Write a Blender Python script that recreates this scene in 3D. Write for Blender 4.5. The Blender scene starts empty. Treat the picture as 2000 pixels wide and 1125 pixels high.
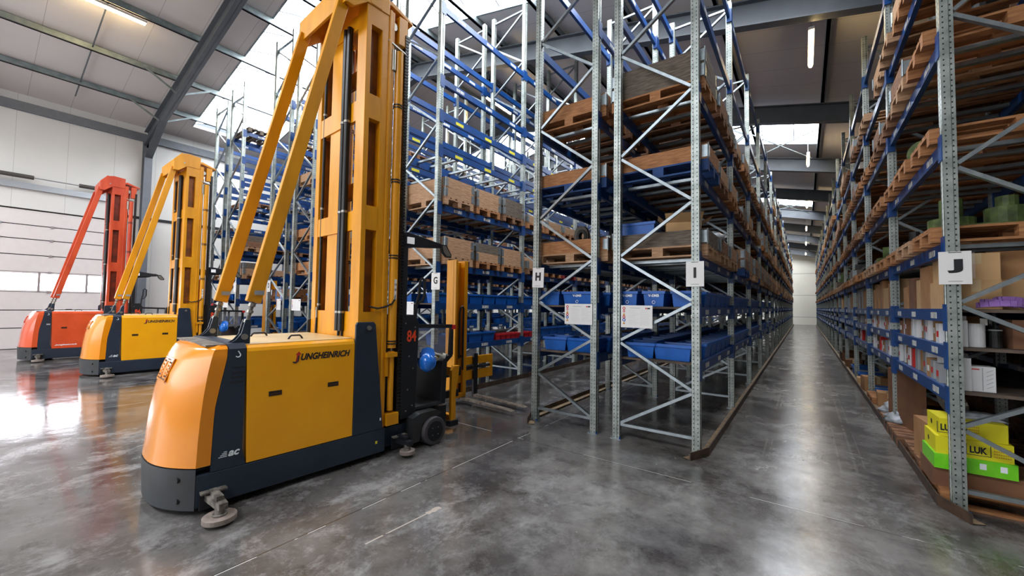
import bpy, math, random
from mathutils import Vector, Matrix

# ------------------------------------------------------------------ camera, world, light, exposure
SC = bpy.context.scene
COL = SC.collection
CAM_H = 1.75
F_PX = 782.0
wx = (0.80784975, -0.01159583, -0.5892744)     # world X, Y, Z seen in camera axes (right, down, forward)
wy = (0.58919066, 0.04179023, 0.8069126)
wz = (0.01526909, -0.99905911, 0.04059238)
cam_data = bpy.data.cameras.new('camera')
cam_data.sensor_fit = 'HORIZONTAL'; cam_data.sensor_width = 36.0
cam_data.lens = 36.0 * F_PX / 2000.0
cam_data.clip_start = 0.05; cam_data.clip_end = 300
cam = bpy.data.objects.new('camera', cam_data); COL.objects.link(cam)
R = Matrix(((wx[0], -wx[1], -wx[2]), (wy[0], -wy[1], -wy[2]), (wz[0], -wz[1], -wz[2])))
cam.matrix_world = Matrix.Translation((0, 0, CAM_H)) @ R.to_4x4()
SC.camera = cam

world = bpy.data.worlds.new('world'); SC.world = world; world.use_nodes = True
world.node_tree.nodes['Background'].inputs[0].default_value = (0.75, 0.87, 1.0, 1)
world.node_tree.nodes['Background'].inputs[1].default_value = 1.0
SC.view_settings.view_transform = 'Standard'
SC.view_settings.look = 'None'
SC.view_settings.gamma = 1.0
SC.view_settings.use_curve_mapping = False
SC.view_settings.exposure = 0.0
SKYLIGHT = 15.0       # translucent roof light brightness
WINDOW = 16.0          # panes of the garage door
BACK_FILL = 3.0     # unseen glazing behind the photographer, added to light the hall
TUBE = 60.0           # fluorescent tubes

# ------------------------------------------------------------------ materials
def lin(c):
    return tuple(((v / 12.92) if v <= 0.04045 else ((v + 0.055) / 1.055) ** 2.4) for v in c)
def hexc(h):
    return lin(tuple(int(h[i:i + 2], 16) / 255 for i in (0, 2, 4))) + (1,)
MATS = {}
def mat(name, h, rough=0.5, metal=0.0, noise=0.0, nscale=6.0, dark=None, spec=0.5, coat=0.0, stretch=None, bump=0.0, bscale=40):
    m = bpy.data.materials.new(name); m.use_nodes = True
    nt = m.node_tree; b = nt.nodes['Principled BSDF']
    b.inputs['Base Color'].default_value = hexc(h)
    b.inputs['Roughness'].default_value = rough
    b.inputs['Metallic'].default_value = metal
    b.inputs['Specular IOR Level'].default_value = spec
    b.inputs['Coat Weight'].default_value = coat
    b.inputs['Coat Roughness'].default_value = 0.08
    tc = nt.nodes.new('ShaderNodeTexCoord'); mp = nt.nodes.new('ShaderNodeMapping')
    nt.links.new(tc.outputs['Object'], mp.inputs[0])
    if stretch: mp.inputs['Scale'].default_value = stretch
    if noise > 0:
        n = nt.nodes.new('ShaderNodeTexNoise'); n.inputs['Scale'].default_value = nscale; n.inputs['Detail'].default_value = 5
        nt.links.new(mp.outputs[0], n.inputs['Vector'])
        r = nt.nodes.new('ShaderNodeValToRGB')
        r.color_ramp.elements[0].position = 0.35; r.color_ramp.elements[1].position = 0.68
        c1 = hexc(dark) if dark else tuple(v * (1 - noise) for v in hexc(h)[:3]) + (1,)
        r.color_ramp.elements[0].color = c1; r.color_ramp.elements[1].color = hexc(h)
        nt.links.new(n.outputs['Fac'], r.inputs[0]); nt.links.new(r.outputs[0], b.inputs['Base Color'])
    if bump > 0:
        n2 = nt.nodes.new('ShaderNodeTexNoise'); n2.inputs['Scale'].default_value = bscale
        nt.links.new(mp.outputs[0], n2.inputs['Vector'])
        bp = nt.nodes.new('ShaderNodeBump'); bp.inputs['Strength'].default_value = bump
        nt.links.new(n2.outputs['Fac'], bp.inputs['Height']); nt.links.new(bp.outputs[0], b.inputs['Normal'])
    MATS[name] = m
    return m
def emis(name, h, s):
    m = bpy.data.materials.new(name); m.use_nodes = True
    b = m.node_tree.nodes['Principled BSDF']
    b.inputs['Base Color'].default_value = (0.8, 0.8, 0.8, 1)
    b.inputs['Emission Color'].default_value = hexc(h); b.inputs['Emission Strength'].default_value = s
    MATS[name] = m
    return m

mat('yellow_paint', 'FBAE02', 0.34, noise=0.1, nscale=3, dark='F6A602', coat=0.2)
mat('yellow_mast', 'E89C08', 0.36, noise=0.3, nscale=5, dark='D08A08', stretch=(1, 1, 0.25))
mat('yellow_hood', 'E88C08', 0.22, noise=0.1, nscale=2, dark='E28606', coat=0.3)
mat('deck_sheen', 'E8C890', 0.35, noise=0.15, nscale=3)  # truck yellow paled: the sky's reflection is put into the deck colour
mat('orange_paint', 'E0562A', 0.35, noise=0.15, nscale=3, dark='D04A22', coat=0.3)
mat('mast_shade', '9A5A0C', 0.45, noise=0.4, nscale=5, dark='6E3E0A')  # mast yellow darkened: shade of the mast gaps put into the colour
mat('orange_shade', '8C3418', 0.45, noise=0.4, nscale=5, dark='5E2412')  # mast orange darkened, recess shade put into the colour
mat('orange_mast', 'D6542A', 0.4, noise=0.3, nscale=5, dark='B83C1C', stretch=(1, 1, 0.25))
mat('orange_hood', 'DE562A', 0.25, noise=0.1, nscale=2, coat=0.7)
mat('orange_deck_sheen', 'E8B8A8', 0.35)  # truck orange paled, sky sheen put into the deck colour
mat('navy_paint', '233040', 0.42, noise=0.2, nscale=4, dark='1D2836')
mat('bumper_rubber', '2D3135', 0.42, noise=0.35, nscale=5, dark='2A2A28')
mat('black_paint', '16191E', 0.45, noise=0.15)
mat('black_rubber', '14120F', 0.35)
mat('tyre', '4A4649', 0.6, noise=0.2)
mat('wheel_hub', '15181C', 0.35)
mat('roller_tan', '8E8076', 0.6, noise=0.3, nscale=20)
mat('dusty_metal', '8A8378', 0.55, 0.3, noise=0.4, nscale=15, dark='4C4742')
mat('steel', 'A09C92', 0.35, 0.8)
mat('dark_brown', '3E2208', 0.6, noise=0.3)
mat('fork_steel', '9C8F80', 0.45, 0.4, noise=0.4, nscale=12, dark='5C5148')
mat('red_plastic', 'C8201C', 0.4)
mat('number_red', 'F04A1E', 0.5)
mat('helmet_blue', '1A6FD0', 0.22, coat=0.5)
mat('glove_yellow', 'D8B030', 0.8, noise=0.3, nscale=30)
mat('glove_grey', 'C8C4B8', 0.85)
mat('white_sheet', 'E6E4E0', 0.5)
mat('ink_black', '14161A', 0.6)
mat('ink_grey', '9A9C9E', 0.6)
mat('ink_white', 'E8ECEE', 0.5)
mat('ink_red', 'C02A1E', 0.5)
mat('ink_blue', '1E58A8', 0.5)
mat('ink_amber', 'C88A2A', 0.5)
mat('rack_blue', '0A4484', 0.38, noise=0.25, nscale=3, dark='08366C')
mat('bin_blue', '1060B8', 0.4, noise=0.12, nscale=5, dark='0C52A2')
mat('bin_red', 'C4202A', 0.4)
mat('wood_tan', 'BC9672', 0.75, noise=0.5, nscale=4, dark='987252', stretch=(1.6, 1.8, 15))
mat('wood_brown', '94694A', 0.8, noise=0.5, nscale=4, dark='664630', stretch=(1.6, 1.8, 15))
mat('wood_grey', '74685A', 0.85, noise=0.5, nscale=4, dark='4E443A', stretch=(1.6, 1.8, 15))
mat('wood_orange', 'B47E4E', 0.75, noise=0.4, nscale=4, dark='8C5A34', stretch=(1.6, 1.8, 15))
mat('wood_blue', '1C4680', 0.7, noise=0.3)
mat('wood_red', '9C2A2A', 0.7, noise=0.3)
mat('deck_board', '66564A', 0.8, noise=0.4, nscale=5, dark='40362C')
mat('card', 'B08458', 0.8, noise=0.2, nscale=3, dark='9C7048')
mat('card_dark', '80583A', 0.8, noise=0.3, nscale=3, dark='6A4630')
mat('card_light', 'C8A070', 0.8, noise=0.15, nscale=3)
mat('tape', 'C8AE84', 0.3)
mat('box_white', 'D8D8D6', 0.6, noise=0.08)
mat('box_grey', '9A9C9C', 0.6, noise=0.2)
mat('box_yellow', 'DDD21A', 0.5, noise=0.06, nscale=3)
mat('box_green', '7ED42A', 0.35, noise=0.2, nscale=9, dark='64C818')
mat('plastic_bag', 'C4C8CC', 0.3, noise=0.4, nscale=12, dark='7C8288', bump=0.6, bscale=14)
mat('dark_parts', '2C2E2E', 0.5, 0.3, noise=0.5, nscale=14, dark='15140F')
mat('green_parts', '5E7038', 0.6, noise=0.5, nscale=10, dark='34401C')
mat('sling_purple', '9A70B8', 0.8, noise=0.2, nscale=20)
mat('spool_grey', '5A5650', 0.5, 0.4, noise=0.4, nscale=10)
mat('curb_steel', '5C4636', 0.55, 0.2, noise=0.5, nscale=7, dark='33291F')
mat('curb_tan', '9C8260', 0.6, noise=0.5, nscale=9, dark='6C5A44')
mat('galv_smooth', 'A4ACAE', 0.34, 0.75, noise=0.25, nscale=12, dark='8E989C')
mat('frame_steel', '585D62', 0.5, 0.1, noise=0.2, nscale=2)
mat('purlin_steel', '97A2A2', 0.4, 0.5, noise=0.25, nscale=4, dark='7A8686')
mat('column_paint', '6C7178', 0.45, noise=0.15)
mat('door_panel', 'D8D0CC', 0.55, noise=0.04)
mat('seam_black', '1C1C20', 0.7)
mat('alu', 'B8BCC0', 0.3, 0.7)
mat('spring_dark', '5E5A56', 0.5, 0.5, noise=0.4, nscale=60)
mat('extinguisher_red', 'B0202A', 0.3)
emis('skylight_pane', 'F2F7FF', SKYLIGHT)
emis('window_pane', 'F4F6FF', WINDOW)
emis('fill_pane', 'F4F6FF', BACK_FILL)
emis('tube_glow', 'FFDFA0', TUBE)
emis('head_glow', 'EFEFEF', 0.25)

def clear_mat(name, h, alpha):
    m = bpy.data.materials.new(name); m.use_nodes = True
    b = m.node_tree.nodes['Principled BSDF']
    b.inputs['Base Color'].default_value = hexc(h); b.inputs['Roughness'].default_value = 0.15
    b.inputs['Alpha'].default_value = alpha
    MATS[name] = m
clear_mat('clear_screen', 'A8A8AC', 0.14)
clear_mat('clear_bottle', '5A94D0', 0.6)

def galv_post_mat():
    m = mat('galv_post', 'B2B8B2', 0.4, 0.5, noise=0.3, nscale=10, dark='8E9690')
    nt = m.node_tree; b = nt.nodes['Principled BSDF']
    src = b.inputs['Base Color'].links[0].from_socket
    tc = nt.nodes.new('ShaderNodeTexCoord'); sp = nt.nodes.new('ShaderNodeSeparateXYZ'); nt.links.new(tc.outputs['Object'], sp.inputs[0])
    sn = nt.nodes.new('ShaderNodeSeparateXYZ'); nt.links.new(tc.outputs['Normal'], sn.inputs[0])
    def M(op, a, bb=None, clamp=False):
        n = nt.nodes.new('ShaderNodeMath'); n.operation = op; n.use_clamp = clamp
        for i, v in enumerate((a, bb)):
            if v is None: continue
            if isinstance(v, (int, float)): n.inputs[i].default_value = v
            else: nt.links.new(v, n.inputs[i])
        return n.outputs[0]
    def near(v, c, w): return M('LESS_THAN', M('ABSOLUTE', M('SUBTRACT', v, c)), w)
    zf = M('FRACT', M('MULTIPLY', sp.outputs[2], 20.0))
    zf2 = M('FRACT', M('MULTIPLY', sp.outputs[2], 10.0))
    slot = M('MULTIPLY', near(zf, 0.5, 0.2), near(M('ABSOLUTE', sp.outputs[1]), 0.026, 0.007))
    dot = M('MULTIPLY', near(zf, 0.5, 0.14), near(M('ABSOLUTE', sp.outputs[0]), 0.024, 0.0055))
    isx = M('GREATER_THAN', M('ABSOLUTE', sn.outputs[0]), 0.7)
    isy = M('GREATER_THAN', M('ABSOLUTE', sn.outputs[1]), 0.7)
    hole = M('ADD', M('MULTIPLY', slot, isx), M('MULTIPLY', dot, isy), True)
    mx = nt.nodes.new('ShaderNodeMix'); mx.data_type = 'RGBA'
    nt.links.new(hole, mx.inputs[0]); nt.links.new(src, mx.inputs[6]); mx.inputs[7].default_value = (0.01, 0.01, 0.012, 1)
    nt.links.new(mx.outputs[2], b.inputs['Base Color'])
    nt.links.new(M('SUBTRACT', 0.6, M('MULTIPLY', hole, 0.6)), b.inputs['Metallic'])
galv_post_mat()

def sticker_mat():
    m = mat('shelf_sticker', 'D8D8D4', 0.5)
    nt = m.node_tree; b = nt.nodes['Principled BSDF']
    tc = nt.nodes.new('ShaderNodeTexCoord'); mp = nt.nodes.new('ShaderNodeMapping'); mp.inputs['Scale'].default_value = (0, 130, 9)
    nt.links.new(tc.outputs['Object'], mp.inputs[0])
    n = nt.nodes.new('ShaderNodeTexNoise'); n.inputs['Scale'].default_value = 1; nt.links.new(mp.outputs[0], n.inputs['Vector'])
    r = nt.nodes.new('ShaderNodeValToRGB'); r.color_ramp.elements[0].position = .44; r.color_ramp.elements[1].position = .5
    r.color_ramp.elements[0].color = hexc('5A5C60'); r.color_ramp.elements[1].color = hexc('DCDCD8')
    nt.links.new(n.outputs['Fac'], r.inputs[0]); nt.links.new(r.outputs[0], b.inputs['Base Color'])
sticker_mat()
mat('sticker_yellow', 'D8CC30', 0.5)

def floor_mat():
    m = bpy.data.materials.new('polished_concrete'); m.use_nodes = True; MATS['floor'] = m
    nt = m.node_tree; b = nt.nodes['Principled BSDF']
    tc = nt.nodes.new('ShaderNodeTexCoord')
    def noise(scale, detail=6, rough=.6, sc=(1, 1, 1), dist=0):
        mp = nt.nodes.new('ShaderNodeMapping'); mp.inputs['Scale'].default_value = sc
        nt.links.new(tc.outputs['Object'], mp.inputs[0])
        n = nt.nodes.new('ShaderNodeTexNoise'); n.inputs['Scale'].default_value = scale; n.inputs['Detail'].default_value = detail
        n.inputs['Roughness'].default_value = rough; n.inputs['Distortion'].default_value = dist
        nt.links.new(mp.outputs[0], n.inputs['Vector']); return n.outputs['Fac']
    def ramp(s, p0, p1, c0, c1):
        r = nt.nodes.new('ShaderNodeValToRGB'); e = r.color_ramp.elements
        e[0].position = p0; e[1].position = p1; e[0].color = c0; e[1].color = c1
        nt.links.new(s, r.inputs[0]); return r.outputs[0]
    def mix(f, a, c, blend='MIX'):
        x = nt.nodes.new('ShaderNodeMix'); x.data_type = 'RGBA'; x.blend_type = blend
        if isinstance(f, float): x.inputs[0].default_value = f
        else: nt.links.new(f, x.inputs[0])
        nt.links.new(a, x.inputs[6])
        if isinstance(c, tuple): x.inputs[7].default_value = c
        else: nt.links.new(c, x.inputs[7])
        return x.outputs[2]
    def math_(op, a, c=0.0):
        n = nt.nodes.new('ShaderNodeMath'); n.operation = op
        for i, v in enumerate((a, c)):
            if isinstance(v, (int, float)): n.inputs[i].default_value = v
            else: nt.links.new(v, n.inputs[i])
        return n.outputs[0]
    big = ramp(noise(0.5, 9, .66), .40, .62, hexc('322E2B'), hexc('686562'))
    mid = ramp(noise(2.6, 13, .78, (1, .7, 1), .25), .49, .62, (0, 0, 0, 1), (1, 1, 1, 1))
    spx = nt.nodes.new('ShaderNodeSeparateXYZ'); nt.links.new(tc.outputs['Object'], spx.inputs[0])
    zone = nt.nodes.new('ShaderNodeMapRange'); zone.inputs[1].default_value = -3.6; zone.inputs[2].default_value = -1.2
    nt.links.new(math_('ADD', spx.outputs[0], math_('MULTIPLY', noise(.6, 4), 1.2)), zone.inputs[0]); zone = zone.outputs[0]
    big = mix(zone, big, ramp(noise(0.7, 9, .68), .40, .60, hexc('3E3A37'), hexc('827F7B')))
    patch = ramp(noise(0.33, 4, .6), .42, .58, (.12, .12, .12, 1), (1, 1, 1, 1))
    c = mix(math_('MULTIPLY', math_('MULTIPLY', mid, patch), .8), big, hexc('9A9896'))
    dark = ramp(noise(4.2, 12, .76, (.8, 1.1, 1), .2), .54, .66, (0, 0, 0, 1), (1, 1, 1, 1))
    c = mix(math_('MULTIPLY', dark, .5), c, hexc('2A2622'))
    brown = ramp(noise(0.9, 4, .5), .55, .72, (0, 0, 0, 1), (1, 1, 1, 1))
    c = mix(math_('MULTIPLY', brown, .22), c, hexc('4C3A2C'))
    fine = ramp(noise(22, 6, .7), .58, .74, (0, 0, 0, 1), (1, 1, 1, 1))
    c = mix(math_('MULTIPLY', fine, .14), c, hexc('B4B2B0'))
    sp = nt.nodes.new('ShaderNodeSeparateXYZ'); nt.links.new(tc.outputs['Object'], sp.inputs[0])
    def line(sock, at, w):
        return math_('LESS_THAN', math_('ABSOLUTE', math_('SUBTRACT', sock, at)), w)
    sx = math_('SUBTRACT', sp.outputs[0], math_('MULTIPLY', math_('SUBTRACT', sp.outputs[1], 1.8), .055))
    chalk = math_('MULTIPLY', math_('MULTIPLY', line(sx, -2.586, .007), line(sp.outputs[1], 2.12, .33)), math_('GREATER_THAN', noise(9, 3), .4))
    blob = math_('MULTIPLY', line(sx, -2.586, math_('MULTIPLY', noise(14, 2), .05)), line(sp.outputs[1], 2.42, .07))
    c = mix(math_('MAXIMUM', chalk, blob), c, hexc('B8ACA0'))
    for at, w in ((-.42, .012), (-.36, .008), (.30, .010), (.44, .014), (.52, .006)):
        tr = math_('MULTIPLY', math_('MULTIPLY', line(sp.outputs[0], at, w), math_('GREATER_THAN', sp.outputs[1], 5.6)), math_('GREATER_THAN', noise(.4, 3), .45))
        c = mix(math_('MULTIPLY', tr, .16), c, hexc('A8A6A2'))
    for sock, at in ((sp.outputs[0], -3.05), (sp.outputs[1], 4.36), (sp.outputs[0], -9.05), (sp.outputs[1], -1.7)):
        l = line(sock, at, .004)
        gate = math_('GREATER_THAN', noise(1.7, 3), .47)
        c = mix(math_('MULTIPLY', l, 0.9), c, hexc('28241F'))
        l2 = line(sock, at + .008, .004)
        c = mix(math_('MULTIPLY', math_('MULTIPLY', l2, gate), .9), c, hexc('D0CECA'))
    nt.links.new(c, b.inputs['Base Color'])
    rr = nt.nodes.new('ShaderNodeMapRange'); nt.links.new(noise(1.3, 8, .7, dist=.6), rr.inputs[0])
    rr.inputs[1].default_value = .3; rr.inputs[2].default_value = .7; rr.inputs[3].default_value = .04; rr.inputs[4].default_value = .2
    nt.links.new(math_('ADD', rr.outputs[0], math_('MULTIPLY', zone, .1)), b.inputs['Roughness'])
    b.inputs['Specular IOR Level'].default_value = 0.8
    bp = nt.nodes.new('ShaderNodeBump'); bp.inputs['Strength'].default_value = .08; bp.inputs['Distance'].default_value = .02
    nt.links.new(noise(4, 6), bp.inputs['Height']); nt.links.new(bp.outputs[0], b.inputs['Normal'])
floor_mat()

def panel_mat(name, h, seam, axis, pitch, width=0.012, rough=0.5):
    m = bpy.data.materials.new(name); m.use_nodes = True; MATS[name] = m
    nt = m.node_tree; b = nt.nodes['Principled BSDF']; b.inputs['Roughness'].default_value = rough
    tc = nt.nodes.new('ShaderNodeTexCoord'); sp = nt.nodes.new('ShaderNodeSeparateXYZ'); nt.links.new(tc.outputs['Object'], sp.inputs[0])
    def M(op, a, c=0.0):
        n = nt.nodes.new('ShaderNodeMath'); n.operation = op
        for i, v in enumerate((a, c)):
            if isinstance(v, (int, float)): n.inputs[i].default_value = v
            else: nt.links.new(v, n.inputs[i])
        return n.outputs[0]
    f = M('FRACT', M('DIVIDE', M('ADD', sp.outputs[axis], 100.0), pitch))
    l = M('LESS_THAN', f, width / pitch)
    n = nt.nodes.new('ShaderNodeTexNoise'); n.inputs['Scale'].default_value = .7; nt.links.new(tc.outputs['Object'], n.inputs['Vector'])
    r = nt.nodes.new('ShaderNodeValToRGB'); r.color_ramp.elements[0].position = .3; r.color_ramp.elements[1].position = .7
    r.color_ramp.elements[0].color = tuple(v * .93 for v in hexc(h)[:3]) + (1,); r.color_ramp.elements[1].color = hexc(h)
    nt.links.new(n.outputs['Fac'], r.inputs[0])
    x = nt.nodes.new('ShaderNodeMix'); x.data_type = 'RGBA'
    nt.links.new(l, x.inputs[0]); nt.links.new(r.outputs[0], x.inputs[6]); x.inputs[7].default_value = hexc(seam)
    nt.links.new(x.outputs[2], b.inputs['Base Color'])
panel_mat('roof_panel', 'CFC9C4', 'A09A96', 1, 1.0)
panel_mat('wall_panel', 'D6D4CE', 'B4B2AE', 1, 1.2)
panel_mat('far_wall_panel', 'E2DFD2', '9A9890', 2, 2.4, 0.05)

# ------------------------------------------------------------------ geometry helpers
class MB:
    def __init__(s): s.v = []; s.f = []; s.m = []; s.names = []
    def mi(s, name):
        if name not in s.names: s.names.append(name)
        return s.names.index(name)
    def add(s, vs, fs, m):
        o = len(s.v); k = s.mi(m)
        s.v += [tuple(p) for p in vs]
        for f in fs: s.f.append(tuple(o + i for i in f)); s.m.append(k)
        return s
    def box(s, x0, x1, y0, y1, z0, z1, m):
        if x0 > x1: x0, x1 = x1, x0
        if y0 > y1: y0, y1 = y1, y0
        if z0 > z1: z0, z1 = z1, z0
        return s.add([(x0, y0, z0), (x1, y0, z0), (x1, y1, z0), (x0, y1, z0), (x0, y0, z1), (x1, y0, z1), (x1, y1, z1), (x0, y1, z1)],
                     [(0, 3, 2, 1), (4, 5, 6, 7), (0, 1, 5, 4), (1, 2, 6, 5), (2, 3, 7, 6), (3, 0, 4, 7)], m)
    def taper(s, x0, x1, y0, y1, z0, z1, t, m, open_top=False):
        # box narrower at the bottom by t on each side
        v = [(x0 + t, y0 + t, z0), (x1 - t, y0 + t, z0), (x1 - t, y1 - t, z0), (x0 + t, y1 - t, z0), (x0, y0, z1), (x1, y0, z1), (x1, y1, z1), (x0, y1, z1)]
        f = [(0, 3, 2, 1), (0, 1, 5, 4), (1, 2, 6, 5), (2, 3, 7, 6), (3, 0, 4, 7)]
        if not open_top: f.append((4, 5, 6, 7))
        return s.add(v, f, m)
    def beam(s, p, q, a, b, m, up=(0, 0, 1)):
        # rectangular bar from p to q, a across, b along 'up'
        p = Vector(p); q = Vector(q); d = (q - p).normalized(); u = Vector(up)
        x = d.cross(u)
        if x.length < 1e-4: x = d.cross(Vector((0, 1, 0)))
        x.normalize(); y = x.cross(d).normalized()
        vs = []
        for c in (p, q):
            for sx, sy in ((-1, -1), (1, -1), (1, 1), (-1, 1)): vs.append(c + x * a / 2 * sx + y * b / 2 * sy)
        return s.add(vs, [(0, 1, 2, 3), (7, 6, 5, 4), (0, 4, 5, 1), (1, 5, 6, 2), (2, 6, 7, 3), (3, 7, 4, 0)], m)
    def cyl(s, p, q, r, m, n=16, r2=None):
        p = Vector(p); q = Vector(q); d = (q - p).normalized()
        x = d.orthogonal().normalized(); y = d.cross(x)
        r2 = r if r2 is None else r2
        vs = [p + (x * math.cos(2 * math.pi * i / n) + y * math.sin(2 * math.pi * i / n)) * r for i in range(n)]
        vs += [q + (x * math.cos(2 * math.pi * i / n) + y * math.sin(2 * math.pi * i / n)) * r2 for i in range(n)]
        fs = [(i, (i + 1) % n, n + (i + 1) % n, n + i) for i in range(n)] + [tuple(range(n))[::-1], tuple(range(n, 2 * n))]
        return s.add(vs, fs, m)
    def ring(s, c, axis, R_, r_, h, m, n=28):
        c = Vector(c); d = Vector(axis).normalized(); x = d.orthogonal().normalized(); y = d.cross(x)
        vs = []
        for rr, hh in ((R_, -h / 2), (R_, h / 2), (r_, h / 2), (r_, -h / 2)):
            vs += [c + d * hh + (x * math.cos(2 * math.pi * i / n) + y * math.sin(2 * math.pi * i / n)) * rr for i in range(n)]
        fs = []
        for k in range(4):
            k2 = (k + 1) % 4
            for i in range(n): fs.append((k * n + i, k * n + (i + 1) % n, k2 * n + (i + 1) % n, k2 * n + i))
        return s.add(vs, fs, m)
    def tube(s, pts, r, m, n=8):
        pts = [Vector(p) for p in pts]; vs = []; fs = []
        x = None
        for i, p in enumerate(pts):
            d = (pts[min(i + 1, len(pts) - 1)] - pts[max(i - 1, 0)]).normalized()
            x = d.orthogonal().normalized() if x is None else (x - d * x.dot(d)).normalized()
            y = d.cross(x)
            for k in range(n): vs.append(p + (x * math.cos(2 * math.pi * k / n) + y * math.sin(2 * math.pi * k / n)) * r)
        for i in range(len(pts) - 1):
            for k in range(n): fs.append((i * n + k, i * n + (k + 1) % n, (i + 1) * n + (k + 1) % n, (i + 1) * n + k))
        fs += [tuple(range(n))[::-1], tuple(range((len(pts) - 1) * n, len(pts) * n))]
        return s.add(vs, fs, m)
    def prism(s, poly, axis, a, b, m):
        # poly: 2D points in the remaining two axes (cyclic order kept), extruded along axis from a to b
        n = len(poly)
        def P(u, v, w): return {0: (w, u, v), 1: (u, w, v), 2: (u, v, w)}[axis]
        vs = [P(u, v, a) for u, v in poly] + [P(u, v, b) for u, v in poly]
        fs = [tuple(range(n))[::-1], tuple(range(n, 2 * n))] + [(i, (i + 1) % n, n + (i + 1) % n, n + i) for i in range(n)]
        return s.add(vs, fs, m)
    def mesh(s, name, smooth=False):
        me = bpy.data.meshes.new(name); me.from_pydata(s.v, [], s.f)
        for n in s.names: me.materials.append(MATS[n])
        me.polygons.foreach_set('material_index', s.m)
        import bmesh as _b
        bm = _b.new(); bm.from_mesh(me); _b.ops.recalc_face_normals(bm, faces=bm.faces); bm.to_mesh(me); bm.free()
        if smooth: me.polygons.foreach_set('use_smooth', [True] * len(me.polygons))
        me.update(); return me
    def build(s, name, parent=None, loc=None, bevel=0, smooth=False, sub=0):
        o = bpy.data.objects.new(name, s.mesh(name, smooth)); COL.objects.link(o)
        if parent: o.parent = parent
        if loc: o.location = loc
        if bevel:
            md = o.modifiers.new('bevel', 'BEVEL'); md.width = bevel; md.segments = 2; md.limit_method = 'ANGLE'; md.angle_limit = 0.6
        if sub:
            md = o.modifiers.new('sub', 'SUBSURF'); md.levels = sub; md.render_levels = sub
        return o
def link(name, me, parent=None, loc=(0, 0, 0), rot=(0, 0, 0), scale=(1, 1, 1)):
    o = bpy.data.objects.new(name, me); COL.objects.link(o); o.parent = parent
    o.location = loc; o.rotation_euler = rot; o.scale = scale
    return o
def empty(name, loc, rz=0):
    o = bpy.data.objects.new(name, None); COL.objects.link(o); o.location = loc; o.rotation_euler = (0, 0, rz); o.empty_display_size = .2
    return o
def tag(o, label, cat, group=None):
    o['label'] = label; o['category'] = cat
    if group: o['group'] = group
    return o
def struct(o): o['kind'] = 'structure'; return o
def text_mesh(s, size, m, bold=0.0, shear=0.0, depth=0.001, spacing=1.0):
    c = bpy.data.curves.new('lettering', 'FONT'); c.body = s; c.size = size; c.offset = bold; c.shear = shear; c.extrude = depth
    c.space_character = spacing; c.align_x = 'CENTER'; c.align_y = 'CENTER'; c.resolution_u = 4
    o = bpy.data.objects.new('lettering', c); COL.objects.link(o)
    dg = bpy.context.evaluated_depsgraph_get(); dg.update()
    me = bpy.data.meshes.new_from_object(o.evaluated_get(dg)); COL.objects.unlink(o); bpy.data.objects.remove(o)
    me.materials.clear(); me.materials.append(MATS[m]); return me
def fit_text(s_, w, m, h=None, bold=.004, shear=0.0):
    me = text_mesh(s_, .1, m, bold=bold, shear=shear); xs = [v.co.x for v in me.vertices]; ys = [v.co.y for v in me.vertices]
    k = w / (max(xs) - min(xs)); cx, cy = (max(xs) + min(xs)) / 2, (max(ys) + min(ys)) / 2; ky = k if h is None else h / (max(ys) - min(ys))
    for v in me.vertices: v.co.x = (v.co.x - cx) * k; v.co.y = (v.co.y - cy) * ky
    return me
NUM = ['zero', 'first', 'second', 'third', 'fourth', 'fifth', 'sixth', 'seventh', 'eighth', 'ninth', 'tenth', 'eleventh', 'twelfth', 'thirteenth', 'fourteenth', 'fifteenth', 'sixteenth', 'seventeenth', 'eighteenth', 'nineteenth', 'twentieth']
def nth(i):
    if i < len(NUM): return NUM[i]
    return str(i) + ('th' if i % 10 not in (1, 2, 3) or 10 < i % 100 < 14 else {1: 'st', 2: 'nd', 3: 'rd'}[i % 10])

# ------------------------------------------------------------------ the hall
XW, XR, XRIDGE = -21.3, 9.0, -11.5
YB, YF = -9.0, 54.6
def zroof(x): return 8.6 + 0.22 * (x - XW) if x < XRIDGE else 8.6 + 0.22 * (XRIDGE - XW) - 0.22 * (x - XRIDGE)
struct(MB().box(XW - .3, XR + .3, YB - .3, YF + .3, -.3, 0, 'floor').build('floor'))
# skylight strips run up the slope; the roof is built around them
SKY = [(-6.5, -3.5), (5.25, 8.2), (16.3, 19.2), (27.6, 31.0), (38.2, 41.2), (49.0, 52.0)]
SX0, SX1 = -20.2, 0.5
rf = MB()
def slope(mb, x0, x1, y0, y1, m, dz=0.0, t=.12):
    xs = [x0] + ([XRIDGE] if x0 < XRIDGE < x1 else []) + [x1]
    for a, b in zip(xs, xs[1:]):
        za, zb = zroof(a) + dz, zroof(b) + dz
        mb.add([(a, y0, za), (b, y0, zb), (b, y1, zb), (a, y1, za), (a, y0, za + t), (b, y0, zb + t), (b, y1, zb + t), (a, y1, za + t)],
               [(0, 3, 2, 1), (4, 5, 6, 7), (0, 1, 5, 4), (1, 2, 6, 5), (2, 3, 7, 6), (3, 0, 4, 7)], m)
slope(rf, XW - .2, SX0, YB, YF, 'roof_panel'); slope(rf, SX1, XR + .2, YB, YF, 'roof_panel')
yy = YB
for a, b in SKY: slope(rf, SX0, SX1, yy, a, 'roof_panel'); yy = b
slope(rf, SX0, SX1, yy, YF, 'roof_panel')
struct(rf.build('ceiling'))
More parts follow.
